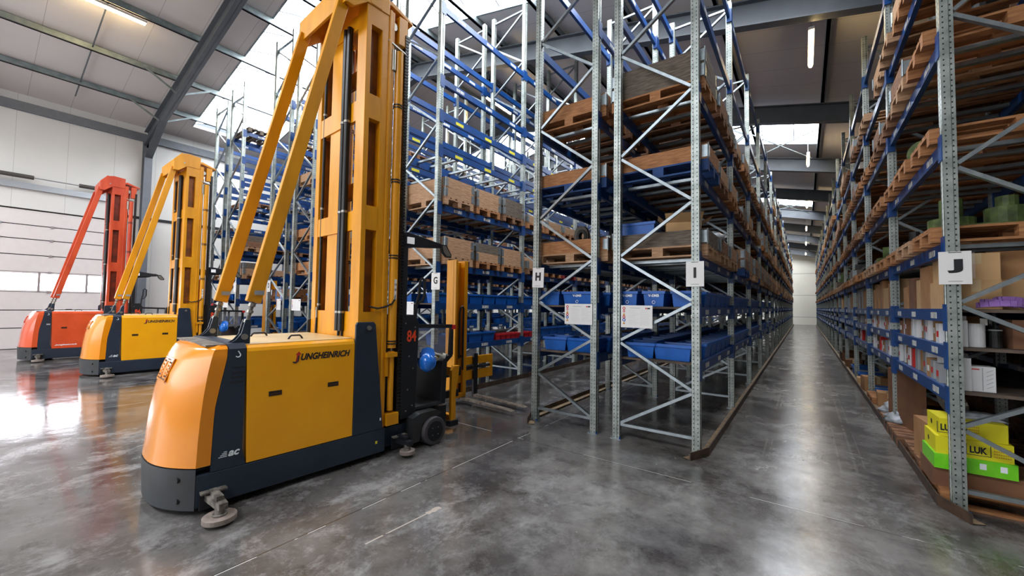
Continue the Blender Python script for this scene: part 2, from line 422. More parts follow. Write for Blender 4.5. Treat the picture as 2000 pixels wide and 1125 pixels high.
for i, (a, b) in enumerate(SKY):
    g = MB()   # shallow barrel vault of translucent sheet
    n = 8; segs = [(SX0, XRIDGE), (XRIDGE, SX1)]
    for (p, q) in segs:
        vs = []
        for k in range(n + 1):
            t = k / n; y = a + (b - a) * t; h = .12 + .35 * math.sin(math.pi * t)
            vs += [(p, y, zroof(p) + h), (q, y, zroof(q) + h)]
        g.add(vs, [(2 * k, 2 * k + 2, 2 * k + 3, 2 * k + 1) for k in range(n)], 'skylight_pane')
    w = struct(g.build('window_%d' % (i + 1)))
    fr = MB()
    x = SX0
    while x < SX1 - .05:
        pts = [(x, a + (b - a) * k / 8, zroof(x) + .10 + .35 * math.sin(math.pi * k / 8)) for k in range(9)]
        fr.tube(pts, .018, 'frame_steel', 5); x += 1.05
    for yb in (a, b):
        for (p, q) in segs: fr.beam((p, yb, zroof(p) + .05), (q, yb, zroof(q) + .05), .05, .12, 'purlin_steel')
    fr.build('glazing_rib', w)
# walls
wl = MB()
DY0, DY1, DZ = -2.2, 3.1, 4.75
wl.box(XW - .2, XW, YB, DY0, 0, 8.7, 'wall_panel').box(XW - .2, XW, DY1, YF, 0, 8.7, 'wall_panel').box(XW - .2, XW, DY0, DY1, DZ, 8.7, 'wall_panel')
struct(wl.build('wall_left'))
struct(MB().box(XR, XR + .2, YB, YF, 0, zroof(XR) + .1, 'wall_panel').build('wall_right'))
g = MB(); g.prism([(XW - .2, 0), (XR + .2, 0), (XR + .2, zroof(XR) + .1), (XRIDGE, zroof(XRIDGE) + .1), (XW - .2, zroof(XW) + .1)], 1, YF, YF + .2, 'far_wall_panel')
struct(g.build('wall_far'))
g = MB()   # wall behind the photographer, with a gap for the added fill glazing
g.box(XW - .2, XR + .2, YB - .2, YB, 0, 1.2, 'wall_panel').box(XW - .2, XR + .2, YB - .2, YB, 5.4, 6.4, 'wall_panel')
g.prism([(XW - .2, 6.4), (XR + .2, 6.4), (XRIDGE, zroof(XRIDGE) + .1), (XW - .2, zroof(XW) + .1)], 1, YB - .2, YB, 'wall_panel')
struct(g.build('wall_back'))
struct(MB().box(XW, -2.5, YB - .15, YB - .1, 1.2, 5.4, 'fill_pane').build('window_7'))  # unseen glowing band, added as fill light from behind
struct(MB().box(-2.5, XR, YB - .2, YB, 1.2, 5.4, 'wall_panel').build('wall_back'))
# garage door, left wall
dr = MB(); zs = [0, .82, 1.93, 2.6, 3.08, 3.56, 4.04, 4.7]
zs = [0, 0.70, 1.30, 1.93, 2.60, 3.18, 3.72, 4.20, 4.72]
for k in range(len(zs) - 1):
    if k == 3: continue
    dr.box(XW - .12, XW - .05, DY0, DY1, zs[k] + .015, zs[k + 1] - .015, 'door_panel')
dr.box(XW - .13, XW - .09, DY0, DY1, 0, DZ, 'seam_black')
# window strip section frame
dr.box(XW - .12, XW - .04, DY0, DY1, zs[3], zs[3] + .05, 'door_panel').box(XW - .12, XW - .04, DY0, DY1, zs[4] - .05, zs[4], 'door_panel')
door = struct(dr.build('door_1'))
ymull = [DY0, -.85, .35, 1.52, 2.66, DY1]
for k in range(len(ymull) - 1):
    MB().box(XW - .085, XW - .07, ymull[k] + .03, ymull[k + 1] - .03, zs[3] + .05, zs[4] - .05, 'window_pane').build('door_window', door)
    MB().box(XW - .09, XW - .03, ymull[k + 1] - .03, ymull[k + 1] + .03, zs[3], zs[4], 'alu').build('window_mullion', door)
for z in zs[1:-1]:
    for y in (-1.3, .6, 1.75):
        MB().box(XW - .06, XW - .02, y - .04, y + .04, z - .04, z + .04, 'alu').build('door_hinge', door)
sp_ = MB().cyl((XW + .25, -3, 5.78), (XW + .25, 1.25, 5.78), .07, 'spring_dark', 14).cyl((XW + .25, 2.3, 5.78), (XW + .25, 3.4, 5.78), .07, 'spring_dark', 14).cyl((XW + .25, -3, 5.78), (XW + .25, 3.6, 5.78), .02, 'alu', 10)
sp_.build('torsion_spring', door)
MB().box(XW + .02, XW + .1, -3, 3.5, 5.4, 5.6, 'alu').build('spring_rail', door)
tn = [0]
def trim(mb, **k):
    tn[0] += 1; return struct(mb.build('trim_%d' % tn[0], **k))
# wall rails and eaves beams
trim(MB().box(XW, XW + .12, YB, YF, 8.02, 8.32, 'column_paint'))
trim(MB().box(XW, XW + .04, 3.6, YF, 4.9, 5.0, 'seam_black'))
# rafters and columns
FY = [4.1 + 5.45 * k for k in range(-2, 10)]
def ibeam_slope(mb, x0, x1, y, d0, d1, m):
    # rafter following the roof from x0 to x1, underside d0 below the roof, top d1 below it
    for a, b in ([(x0, XRIDGE), (XRIDGE, x1)] if x0 < XRIDGE < x1 else [(x0, x1)]):
        for off, h, w in ((d0, .03, .11), (d1 + .03, .03, .11)):
            za, zb = zroof(a) - off, zroof(b) - off
            mb.add([(a, y - w, za), (b, y - w, zb), (b, y + w, zb), (a, y + w, za), (a, y - w, za + h), (b, y - w, zb + h), (b, y + w, zb + h), (a, y + w, za + h)],
                   [(0, 3, 2, 1), (4, 5, 6, 7), (0, 1, 5, 4), (1, 2, 6, 5), (2, 3, 7, 6), (3, 0, 4, 7)], m)
        mb.add([(a, y, zroof(a) - d0), (b, y, zroof(b) - d0), (b, y, zroof(b) - d1), (a, y, zroof(a) - d1), (a, y + .015, zroof(a) - d0), (b, y + .015, zroof(b) - d0), (b, y + .015, zroof(b) - d1), (a, y + .015, zroof(a) - d1)],
               [(0, 3, 2, 1), (4, 5, 6, 7), (0, 1, 5, 4), (1, 2, 6, 5), (2, 3, 7, 6), (3, 0, 4, 7)], m)
for y in FY:
    g = MB(); ibeam_slope(g, XW + .1, XR, y, .76, .2, 'frame_steel')
    # haunch at the eaves
    g.prism([(XW + .1, 7.2), (XW + 2.2, zroof(XW + 2.2) - .7), (XW + .1, zroof(XW) - .6)], 1, y - .01, y + .015, 'frame_steel')
    g.beam((XW + .35, y, 7.3), (XW + 2.3, y, zroof(XW + 2.3) - .72), .22, .03, 'frame_steel')
    trim(g)
    c = MB().box(XW + .02, XW + .05, y - .12, y + .12, 0, 8.2, 'column_paint').box(XW + .38, XW + .41, y - .12, y + .12, 0, 7.7, 'column_paint').box(XW + .05, XW + .38, y - .01, y + .01, 0, 8.1, 'frame_steel')
    trim(c)
    if y < 12:
        c = MB()
        for xb in (-19.3, -17.3):
            c.beam((xb, y - .95, zroof(xb) - .15), (xb, y - .05, zroof(xb) - .68), .04, .05, 'purlin_steel').beam((xb, y + .95, zroof(xb) - .15), (xb, y + .05, zroof(xb) - .68), .04, .05, 'purlin_steel')
        trim(c)
# purlins
for x in (-19.4, -17.4, -15.15, -13.1, -11.7, -11.3, -9.4, -7.4, -5.4, -3.4, -1.5, .5, 2.5, 4.5, 6.5):
    z = zroof(x)
    trim(MB().box(x - .035, x + .035, YB, YF, z - .2, z - .015, 'purlin_steel').box(x - .035, x + .06, YB, YF, z - .2, z - .185, 'frame_steel'))
trim(MB().beam((XW + 1, 2.0, zroof(XW + 1) - .1), (-12, 2.0, zroof(-12) - .1), .03, .03, 'frame_steel'))
# sag bracing by the aisle skylights
for y0, y1 in ((14.95, 20.2), (26, 31.3)):
    trim(MB().beam((-1.6, y0 + 1.3, 8.0), (.3, y1 - 1, 7.6), .03, .03, 'purlin_steel').beam((.3, y0 + 1.3, 7.6), (-1.6, y1 - 1, 8.0), .03, .03, 'purlin_steel'))

# ------------------------------------------------------------------ fluorescent battens
def batten(x, y, z, L, label, along='y'):
    t = empty('tube_light', (x, y, z)); tag(t, label, 'light', 'fluorescent lights hung from the roof')
    b = MB().box(-.05, .05, -L / 2, L / 2, .03, .09, 'door_panel'); b.build('housing', t)
    MB().cyl((0, -L / 2 + .03, 0), (0, L / 2 - .03, 0), .035, 'tube_glow', 10).build('tube', t)
    h = zroof(x) - z
    for yy in (-L / 3, L / 3): MB().beam((0, yy, .09), (0, yy, h), .01, .01, 'alu').build('hanger', t)
    return t
for k in range(6):
    batten(.18, 10.6 + 8 * k, 7.35, 1.5, 'glowing fluorescent batten over the aisle between racks I and J, %s from the front' % nth(k + 1))
for k in range(3):
    batten(-9.2, 11.5 + 9 * k, 9.2, 1.7, 'glowing fluorescent batten seen high between the posts of rack G, %s from the front' % nth(k + 1))
batten(-15.3, 1.9, zroof(-15.3) - .25, 1.8, 'glowing fluorescent batten under a purlin in the upper left corner')

# ------------------------------------------------------------------ pallet racks
RND = random.Random(7)
Y0, PITCH, NEAR = 5.2, 2.8, []
NODES = [.19, .73, 1.28, 1.81, 2.40, 3.05, 3.75, 4.46, 5.18, 5.85, 6.5, 7.15, 7.8, 8.45, 9.1]
POST = {}
def post_mesh(h):
    if h not in POST:
        p = [(-.045, -.05), (-.045, -.016), (-.034, -.012), (-.034, .012), (-.045, .016), (-.045, .05), (.012, .05), (.018, .042), (.045, .042), (.045, -.042), (.018, -.042), (.012, -.05)]
        m = MB().prism(p, 2, 0.0, h, 'galv_post')
        POST[h] = m.mesh('post')
    return POST[h]
def brace_mesh(w, h, start_left):
    m = MB(); a, b = -w / 2 + .05, w / 2 - .05
    m.beam((a, 0, NODES[0]), (b, 0, NODES[0]), .045, .035, 'galv_smooth')
    side = -1 if start_left else 1
    for i in range(len(NODES) - 1):
        if NODES[i + 1] > h - .05: break
        x0 = -side * (b) if i % 2 == 0 else side * b
        m.beam((x0, 0, NODES[i] + .02), (-x0, 0, NODES[i + 1] - .02), .035, .045, 'galv_smooth', up=(0, 1, 0))
    k = max(i for i in range(len(NODES)) if NODES[i] < h - .05)
    m.beam((a, 0, NODES[k] + .03), (b, 0, NODES[k] + .03), .045, .035, 'galv_smooth')
    return m.mesh('frame_bracing')
FOOT = MB().box(-.07, .07, -.07, .07, 0, .008, 'galv_smooth').cyl((.055, -.055, 0), (.055, -.055, .035), .012, 'rack_blue', 8).cyl((-.055, -.055, 0), (-.055, -.055, .03), .012, 'galv_smooth', 8).mesh('foot_plate')
BEAM_ME = {}
def beam_mesh(side, stick):
    # side +1: aisle face towards +X, -1 towards -X; origin at the beam top on the post centre line
    k = (side, stick)
    if k in BEAM_ME: return BEAM_ME[k]
    m = MB(); m.box(-.025, .025, .05, PITCH - .05, -.12, 0, 'rack_blue')
    for y in (.045, PITCH - .075): m.box(-.03 if side > 0 else -.052, .052 if side > 0 else .03, y, y + .03, -.2, .04, 'rack_blue')
    for y in (-.035, PITCH - .045): m.box(side * .046, side * .052, y, y + .08, -.2, .04, 'rack_blue')
    if stick:
        for y in (.42, 1.32, 2.2):
            m.box(side * .0255, side * .028, y, y + .22, -.095, -.035, 'shelf_sticker' if stick == 1 else 'sticker_yellow')
    BEAM_ME[k] = m.mesh('load_beam'); return BEAM_ME[k]
def add_mesh(mb, me, loc, rz=0):
    c, s_ = math.cos(rz), math.sin(rz)
    off = len(mb.v)
    for v in me.vertices:
        x, y, z = v.co; mb.v.append((x * c - y * s_ + loc[0], x * s_ + y * c + loc[1], z + loc[2]))
    idx = [mb.mi(mt.name) for mt in me.materials]
    for p in me.polygons:
        mb.f.append(tuple(off + i for i in p.vertices)); mb.m.append(idx[p.material_index])
MATKEY = {}
def rack(L, xl, xr, nb, h, levels, start_left, decks=(), extra_left=None, faces=(1, -1), where=''):
    w = xr - xl; cx = (xl + xr) / 2
    t = empty('pallet_rack', (cx, Y0, 0))
    tag(t, where, 'rack', 'rows of pallet racking')
    br = brace_mesh(w, h, start_left); pm = post_mesh(h)
    for i in range(nb + 1):
        f = link('upright_frame', br, t, (0, i * PITCH, 0))
        link('post', pm, f, (-w / 2, 0, 0)); link('post', pm, f, (w / 2, 0, 0), (0, 0, math.pi))
        if i < 3:
            link('foot_plate', FOOT, f, (-w / 2, 0, 0)); link('foot_plate', FOOT, f, (w / 2, 0, 0))
    items = []
    for b in range(nb):
        for lv in levels:
            z, st = (lv if isinstance(lv, tuple) else (lv, 1))
            for sd in (1, -1): items.append((b, z, sd, st if (b < 5 and RND.random() < .85) else (st if b < 5 else 0)))
    rest = MB()
    for n, (b, z, sd, st) in enumerate(items):
        me = beam_mesh(sd, st)
        if n < 100: link('load_beam', me, t, (sd * w / 2, b * PITCH, z))
        else: add_mesh(rest, me, (sd * w / 2, b * PITCH, z))
    if rest.v:
        o = rest.build('load_beam', t); o['kind'] = 'stuff'
    dk = MB().box(-w / 2 + .03, w / 2 - .03, .06, PITCH - .06, -.03, -.003, 'deck_board').mesh('shelf_deck')
    for b in range(nb):
        for z in decks: link('shelf_deck', dk, t, (0, b * PITCH, z))
    bar = MB().box(-w / 2 + .03, w / 2 - .03, -.03, .03, -.045, -.006, 'galv_smooth').mesh('support_bar')
    for lv in levels:
        z = lv[0] if isinstance(lv, tuple) else lv
        if z in decks or z > 5: continue
        for b in range(2 if L in 'HIJG' else 1):
            for y in (.28, .62, 1.18, 1.52, 2.08, 2.42): link('support_bar', bar, t, (0, b * PITCH + y + .05, z))
    return t
LV_I = [1.07, 1.75, 2.38, 3.43, 4.46, 5.78, 7.1]
LV_G = [.95, 1.75, 2.49, 3.63, (4.72, 2), (5.39, 2), 6.07, 7.5]
LV_J = [1.04, 1.43, 1.77, 2.38, 3.31, 4.27, 5.3, 6.5]
LV_D = [.95, 1.75, 2.45, 3.35, 4.1, 4.85, 5.6, 6.4, 7.3]
RK = {'J': (1.07, 2.05, 17, 7.4), 'K': (2.4, 3.38, 5, 7.4), 'I': (-2.03, -1.05, 17, 7.3), 'H': (-3.32, -2.36, 9, 7.9), 'G': (-6.55, -5.57, 12, 9.27), 'F': (-7.88, -6.88, 9, 9.27),
      'E': (-11.1, -10.15, 9, 9.4), 'D': (-12.5, -11.5, 9, 9.4), 'C': (-15.75, -14.78, 8, 8.95), 'B': (-17.15, -16.15, 8, 8.7)}
rack('J', *RK['J'], LV_J, True, decks=(1.04, 1.43, 1.77), where='long pallet rack along the right edge, with the letter J on its front post')
rack('K', *RK['K'], LV_J, False, decks=(1.04, 1.77), where='dark pallet rack back to back with rack J at the far right')
rack('I', *RK['I'], LV_I, False, decks=(1.07, 1.75), where='long pallet rack left of the open aisle, with the letter I on its front post')
rack('H', *RK['H'], LV_I, True, decks=(1.07, 1.75), where='pallet rack back to back with rack I, with the letter H on its front post')
rack('G', *RK['G'], LV_G, True, decks=(.95, 1.75), where='pallet rack behind the cab of truck 84, with the letter G on its front post')
rack('F', *RK['F'], LV_G, False, decks=(.95, 1.75), where='pallet rack back to back with rack G, mostly hidden behind the big yellow mast')
rack('E', *RK['E'], LV_D, True, decks=(.95, 1.75), where='pallet rack whose front post shows just left of the big yellow mast')
rack('D', *RK['D'], LV_D, False, decks=(.95, 1.75), where='pallet rack behind the right mast stay of truck 84, lettered D on its post')
rack('C', *RK['C'], LV_D, True, decks=(.95, 1.75), where='pallet rack behind the left mast stay of truck 84')
rack('B', *RK['B'], LV_D, False, decks=(.95, 1.75), where='leftmost pallet rack, directly right of the yellow mast of truck 85')

# ------------------------------------------------------------------ pallets, collars, bins
def pallet_mesh(m):
    g = MB()
    for y in (-.35, -.175, 0, .175, .35):
        hw = .07 if abs(y) in (.35, 0) else .05
        g.box(-.6, .6, y - hw + (0.02 if y < -.3 else -.02 if y > .3 else 0), y + hw + (0.02 if y < -.3 else -.02 if y > .3 else 0), .122, .144, m)
    for x in (-.53, 0, .53): g.box(x - .07, x + .07, -.4, .4, .1, .122, m)
    for y in (-.35, 0, .35):
        g.box(-.6, .6, y - .05, y + .05, 0, .022, m)
        for x in (-.53, 0, .53): g.box(x - .07, x + .07, y - .05, y + .05, .022, .1, m)
    return g.mesh('wooden_pallet')
PAL = {k: pallet_mesh(v) for k, v in dict(tan='wood_tan', brown='wood_brown', orange='wood_orange', grey='wood_grey', blue='wood_blue', red='wood_red').items()}
def collar_mesh(m):
    g = MB(); t = .022
    g.box(-.6, .6, -.4, -.4 + t, 0, .19, m).box(-.6, .6, .4 - t, .4, 0, .19, m).box(-.6, -.6 + t, -.4 + t, .4 - t, 0, .19, m).box(.6 - t, .6, -.4 + t, .4 - t, 0, .19, m)
    g.box(-.57, .57, -.37, .37, .0, .12, 'dark_parts')
    return g.mesh('pallet_collar')
COLR = {k: collar_mesh(v) for k, v in dict(tan='wood_tan', brown='wood_brown', orange='wood_orange', grey='wood_grey').items()}
_h = MB()
_h.box(-.005, .07, -.006, 0, .02, .17, 'galv_smooth').box(-.006, 0, -.005, .07, .02, .17, 'galv_smooth').cyl((-.004, -.004, .0), (-.004, -.004, .19), .009, 'galv_smooth', 6)
HINGE = _h.mesh('hinge')
WNAME = {'tan': 'light wood', 'brown': 'brown wood', 'orange': 'reddish wood', 'grey': 'grey weathered wood', 'blue': 'blue painted wood', 'red': 'red painted wood'}
NP = [0]; STUFF_P = MB(); STUFF_C = MB(); NC = [0]
def lvname(L, z):
    zs = sorted(set((v[0] if isinstance(v, tuple) else v) for v in {'I': LV_I, 'H': LV_I, 'G': LV_G, 'F': LV_G, 'J': LV_J, 'K': LV_J}.get(L, LV_D)))
    return nth(zs.index(z) + 1)
def pallet(L, b, k, z, kind, collars=(), dz=0, indiv=True, x=None):
    xl, xr = RK[L][0], RK[L][1]; cx = (xl + xr) / 2 + RND.uniform(-.025, .025) if x is None else x
    cy = Y0 + b * PITCH + .05 + .45 + .9 * k + RND.uniform(-.015, .015)
    me = PAL[kind]; n = 3 * b + k + 1
    wh = 'the %s beams of rack %s, %s from front' % (lvname(L, z), L, nth(n)) if z > 0 else 'the floor in rack %s, %s from front' % (L, nth(n))
    if indiv and NP[0] < 300:
        NP[0] += 1
        o = link('wooden_pallet', me, None, (cx, cy, z + dz), (0, 0, RND.uniform(-.012, .012)))
        tag(o, '%s pallet on %s' % (WNAME[kind], wh), 'pallet', 'wooden pallets in the racks')
    else: add_mesh(STUFF_P, me, (cx, cy, z + dz))
    zz = z + dz + .144
    for i, c in enumerate(collars):
        if indiv and NC[0] < 300:
            NC[0] += 1
            o = link('pallet_collar', COLR[c], None, (cx, cy, zz), (0, 0, RND.uniform(-.008, .008)))
            pos = '' if len(collars) == 1 else ('lower ' if i == 0 else 'upper ')
            tag(o, '%s%s pallet collar on %s' % (pos, WNAME[c].replace(' wood', ''), wh), 'pallet collar', 'wooden collars on the pallets')
            if b < 3 or (b < 4 and L == 'I'):
                for (hx, hy, r) in ((-.6, -.4, 0), (.6, -.4, math.pi / 2), (.6, .4, math.pi), (-.6, .4, -math.pi / 2)): link('hinge', HINGE, o, (hx, hy, 0), (0, 0, r))
        else: add_mesh(STUFF_C, COLR[c], (cx, cy, zz))
        zz += .19
    return cx, cy, zz, wh
def bin_mesh(w, d, h, m='bin_blue', rim=.012):
    g = MB(); t = min(w, d) * .07
    g.taper(-w / 2, w / 2, -d / 2, d / 2, 0, h, t, m, open_top=True)
    i = .012; g.add([(-w/2+i, -d/2+i, h - .001), (w/2-i, -d/2+i, h - .001), (w/2-i, d/2-i, h - .001), (-w/2+i, d/2-i, h - .001), (-w/2+t+i, -d/2+t+i, .02), (w/2-t-i, -d/2+t+i, .02), (w/2-t-i, d/2-t-i, .02), (-w/2+t+i, d/2-t-i, .02)],
                    [(0, 1, 5, 4), (1, 2, 6, 5), (2, 3, 7, 6), (3, 0, 4, 7), (4, 5, 6, 7)], m)
    for (a, b_, c, d_) in ((-w/2-rim, w/2+rim, -d/2-rim, -d/2+i), (-w/2-rim, w/2+rim, d/2-i, d/2+rim), (-w/2-rim, -w/2+i, -d/2+i, d/2-i), (w/2-i, w/2+rim, -d/2+i, d/2-i)):
        g.box(a, b_, c, d_, h - .035, h, m)
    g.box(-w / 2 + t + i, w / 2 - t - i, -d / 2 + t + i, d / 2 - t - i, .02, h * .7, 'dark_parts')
    return g.mesh('storage_bin')
BIN_A = bin_mesh(.27, .36, .2); BIN_B = bin_mesh(.47, .36, .2); BIN_C = bin_mesh(.36, .42, .2)
BIN_S = bin_mesh(.3, .17, .13, 'bin_red', .006)
def bin_(me, x, y, z, label, group='blue plastic bins on the shelves', rz=0, cat='bin'):
    o = link('storage_bin', me, None, (x, y, z), (0, 0, rz)); return tag(o, label, cat, group)
T_VEMB = text_mesh('V-EMB', .05, 'ink_white', bold=.0012, depth=.0008)
T_VOLVO = text_mesh('VOLVO', .05, 'ink_white', bold=.001, depth=.0008)
def add_text(o, me, loc, rot, name='lettering'): return link(name, me, o, loc, rot)
R90 = math.pi / 2
# bins on racks I and H
for L in 'IH':
    xl, xr = RK[L][0], RK[L][1]
    for lv, z in (('lower', 1.07), ('upper', 1.75)):
        # front end row, three across
        if lv == 'upper':
            xs = [(xl + .08, BIN_A), (xl + .43, BIN_A), (xl + .79, BIN_A)] if L == 'I' else [(xl + .19, BIN_A), (xl + .62, BIN_B)]
            nm = ['left', 'middle', 'right'] if L == 'I' else ['small', 'wide']
            for (x, me), n_ in zip(xs, nm):
                o = bin_(me, x + .02, Y0 + .26, z, '%s blue bin in the front row, second shelf of rack %s' % (n_, L))
                if not (L == 'I' and n_ != 'middle') and not (L == 'H' and n_ == 'small') or n_ == 'left':
                    add_text(o, T_VEMB, (.0 if L == 'I' else .0, -.178, .14), (R90, 0, 0))
                    r = MB().ring((0, -.178, .055), (0, 1, 0), .022, .017, .002, 'ink_white', 12); r.build('emblem', o)
        else:
            for x, r_, n_ in ((xl + .24, .15, 'left'), (xl + .68, -.1, 'right')):
                bin_(BIN_B if n_ == 'right' else BIN_C, x, Y0 + .3, z, '%s blue bin in the front row, first shelf of rack %s' % (n_, L), rz=r_)
        side = (xr - .16) if L == 'I' else (xl + .16)
        kk = 0
        for b in range(5 if L == 'I' else 2):
            for k in range(6):
                y = Y0 + b * PITCH + .3 + .43 * k
                if b == 0 and k == 0: continue
                if b > 2 and RND.random() < .35: continue
                kk += 1
                ob_ = bin_(BIN_C, xr - .17, y, z, 'blue bin on %s shelf of rack %s, %s along the right edge' % ('first' if lv == 'lower' else 'second', L, nth(kk + 1)))
                if L == 'H' and lv == 'lower' and b == 0 and k == 1:
                    link('lettering', T_VOLVO, ob_, (.168, 0, .11), (R90, 0, R90))
                if b < 2 and L == 'I':
                    bin_(BIN_C, xl + .2, y, z, 'blue bin on %s shelf of rack %s, %s along the left edge' % ('first' if lv == 'lower' else 'second', L, nth(kk + 1)))
# bins on rack G
xl, xr = RK['G'][0], RK['G'][1]
for b in range(4):
    for k in range(6):
        y = Y0 + b * PITCH + .3 + .43 * k
        bin_(BIN_C, xr - .17, y, 1.75, 'blue bin on the second shelf of rack G, %s from the front' % nth(b * 6 + k + 1))
        if not (b == 0 and k in (4, 5)) and not (b == 1 and k == 0):
            bin_(BIN_C, xr - .17, y, .95, 'blue bin on the first shelf of rack G, %s from the front' % nth(b * 6 + k + 1))
for k in range(8):
    bin_(BIN_S, xr - .12, Y0 + 1.9 + .19 * k + (.0 if k < 4 else .0), .95, 'small red bin on the first shelf of rack G, %s of its row' % nth(k + 1), 'small red bins on rack G')
for b in range(2):
    for k in range(6):
        bin_(BIN_C, RK['E'][1] - .17, Y0 + b * PITCH + .3 + .43 * k, 1.75, 'blue bin on the second shelf of rack E, %s from the front' % nth(b * 6 + k + 1))
        bin_(BIN_C, RK['D'][0] + .6, Y0 + b * PITCH + .3 + .43 * k, .95, 'blue bin on the first shelf of rack D, %s from the front' % nth(b * 6 + k + 1))
        if k % 2: bin_(BIN_C, RK['F'][1] - .17, Y0 + b * PITCH + .3 + .43 * k, 1.75, 'blue bin on the second shelf of rack F, %s from the front' % nth(b * 6 + k + 1))

SB = MB()
for L in 'FEDCB':
    for z in ((.95, 1.75) if L != 'D' else (.95,)):
        for b in range(2 if L in 'EDF' else 0, RK[L][2]):
            for k in range(6):
                if RND.random() < .8: add_mesh(SB, BIN_C, (RK[L][1] - .17, Y0 + b * PITCH + .3 + .43 * k, z))
                if RND.random() < .7: add_mesh(SB, BIN_C, (RK[L][0] + .2, Y0 + b * PITCH + .3 + .43 * k, z))
o = SB.build('storage_bin'); o['kind'] = 'stuff'; tag(o, 'blue bins crowding the low shelves of the racks behind the forklifts', 'bin')
# pallets, rack by rack, nearest first
def rc(*o): return RND.choice(o)
SPOTS = []
def fill(L, z, bays, first, style, ind):
    for b in bays:
        for k in range(3):
            sp_ = first.get((b, k))
            if sp_ is None:
                if RND.random() > style[0]: continue
                sp_ = (rc(*style[1]), RND.choice(style[2]))
            r = pallet(L, b, k, z, sp_[0], sp_[1], indiv=b < ind)
            SPOTS.append((L, b, k, z) + r)
fill('I', 2.38, range(17), {(0, 0): ('tan', ('grey',)), (0, 1): ('tan', ('brown',)), (0, 2): ('tan', ('tan',))}, (.97, ('tan', 'brown', 'blue'), (('tan',), ('grey',), ('brown', 'tan'), ('tan', 'tan'))), 8)
fill('I', 3.43, range(17), {(0, 0): ('blue', ('orange',)), (0, 1): ('brown', ('tan',)), (0, 2): ('orange', ('tan',))}, (.97, ('tan', 'orange', 'brown'), (('tan',), ('grey',), ('tan', 'tan'), ())), 8)
fill('I', 4.46, range(17), {(0, 0): ('orange', ('grey', 'grey')), (0, 1): ('brown', ('brown',)), (0, 2): ('brown', ('grey',))}, (.95, ('tan', 'orange', 'brown'), (('tan',), ('grey',), ('brown',), ())), 8)
fill('I', 5.78, range(5, 17), {}, (.55, ('tan', 'orange', 'brown'), (('tan',), ('grey',), (), ())), 0)
fill('H', 2.38, range(9), {(0, 0): ('tan', ('orange',))}, (.9, ('tan', 'brown'), (('tan',), ('grey',))), 2)
fill('H', 3.43, range(9), {(0, 0): ('blue', ('orange',))}, (.9, ('blue', 'brown'), (('tan',), ('brown',))), 2)
fill('H', 4.46, range(9), {(0, 0): ('orange', ('orange',)), (0, 1): ('brown', ())}, (.8, ('orange', 'brown'), (('brown',), ())), 2)
fill('J', 2.38, range(17), {(0, 0): ('orange', ()), (0, 1): ('tan', ()), (0, 2): ('orange', ()), (1, 0): ('orange', ())}, (.95, ('orange', 'tan', 'orange'), ((), (), ('grey',))), 8)
fill('J', 3.31, range(17), {}, (.95, ('orange', 'tan', 'brown'), ((), (), ())), 8)
fill('J', 4.27, range(17), {}, (.95, ('orange', 'brown', 'tan'), ((), (), ('brown',))), 8)
fill('J', 5.3, range(17), {}, (.7, ('orange', 'brown', 'tan'), ((), ('tan',))), 3)
fill('G', 2.49, range(12), {(0, 0): ('tan', ('tan', 'tan')), (0, 1): ('orange', ('tan', 'grey')), (0, 2): ('orange', ('tan', 'tan')), (1, 0): ('brown', ('tan',)), (1, 1): ('orange', ('tan',)), (1, 2): ('red', ('tan',))}, (.9, ('tan', 'brown', 'orange'), (('tan',), ('tan', 'tan'), ('grey',))), 5)
fill('G', 3.63, range(12), {(0, 0): ('tan', ('tan', 'tan')), (0, 1): ('orange', ('tan', 'tan')), (0, 2): ('brown', ('grey', 'grey')), (1, 0): ('orange', ('tan',)), (1, 1): ('orange', ('tan',))}, (.75, ('tan', 'orange'), (('tan',), ('grey',))), 3)
fill('F', 2.49, range(9), {}, (.7, ('tan', 'brown'), (('tan',), ('grey',))), 2)
fill('F', 3.63, range(9), {(0, 0): ('orange', ('orange',)), (0, 1): ('orange', ('tan',))}, (.5, ('tan', 'orange'), (('tan',), ())), 1)
fill('E', 2.45, range(3), {(0, 0): ('orange', ('orange',))}, (.8, ('orange', 'brown'), (('tan',), ('grey',))), 2)
fill('E', 3.35, range(3), {(0, 0): ('orange', ('orange',))}, (.7, ('orange', 'brown'), (('tan',), ('grey',))), 1)
fill('E', 4.85, range(3), {(0, 0): ('tan', ('tan',))}, (.4, ('orange', 'brown'), (('tan',), ())), 1)
fill('E', 6.4, range(3), {(0, 0): ('brown', ()), (0, 1): ('brown', ())}, (.7, ('brown', 'grey'), ((),)), 1)
fill('D', 1.75, range(3), {(0, 0): ('orange', ('orange',))}, (.8, ('orange',), (('brown',),)), 1)
fill('C', 2.45, range(3), {(0, 0): ('tan', ('tan', 'grey'))}, (.9, ('orange', 'brown'), (('tan',), ('grey', 'tan'))), 1)
fill('C', 3.35, range(3), {(0, 0): ('tan', ('brown', 'grey'))}, (.9, ('orange', 'brown'), (('tan',), ('brown', 'grey'))), 1)
fill('C', 4.85, range(3), {}, (.7, ('brown', 'grey'), ((),)), 1)
fill('C', 7.3, range(3), {}, (.7, ('brown', 'grey'), ((),)), 1)
fill('B', 2.45, range(3), {}, (.8, ('orange', 'brown'), (('tan',), ('grey',))), 1)
fill('B', 4.1, range(3), {}, (.5, ('brown', 'grey'), ((), ('grey',))), 1)
fill('K', 0, range(5), {}, (1, ('brown',), (('brown', 'grey'),)), 0)
fill('K', 1.04, range(5), {}, (1, ('brown',), (('brown',),)), 0)
fill('K', 1.77, range(4), {}, (1, ('brown', 'orange'), (('brown', 'brown'),)), 0)
for z in (2.38, 3.31, 4.27, 5.3): fill('K', z, range(5), {}, (.95, ('brown', 'orange'), (('brown', 'tan'), ('brown',), ('grey',))), 0)
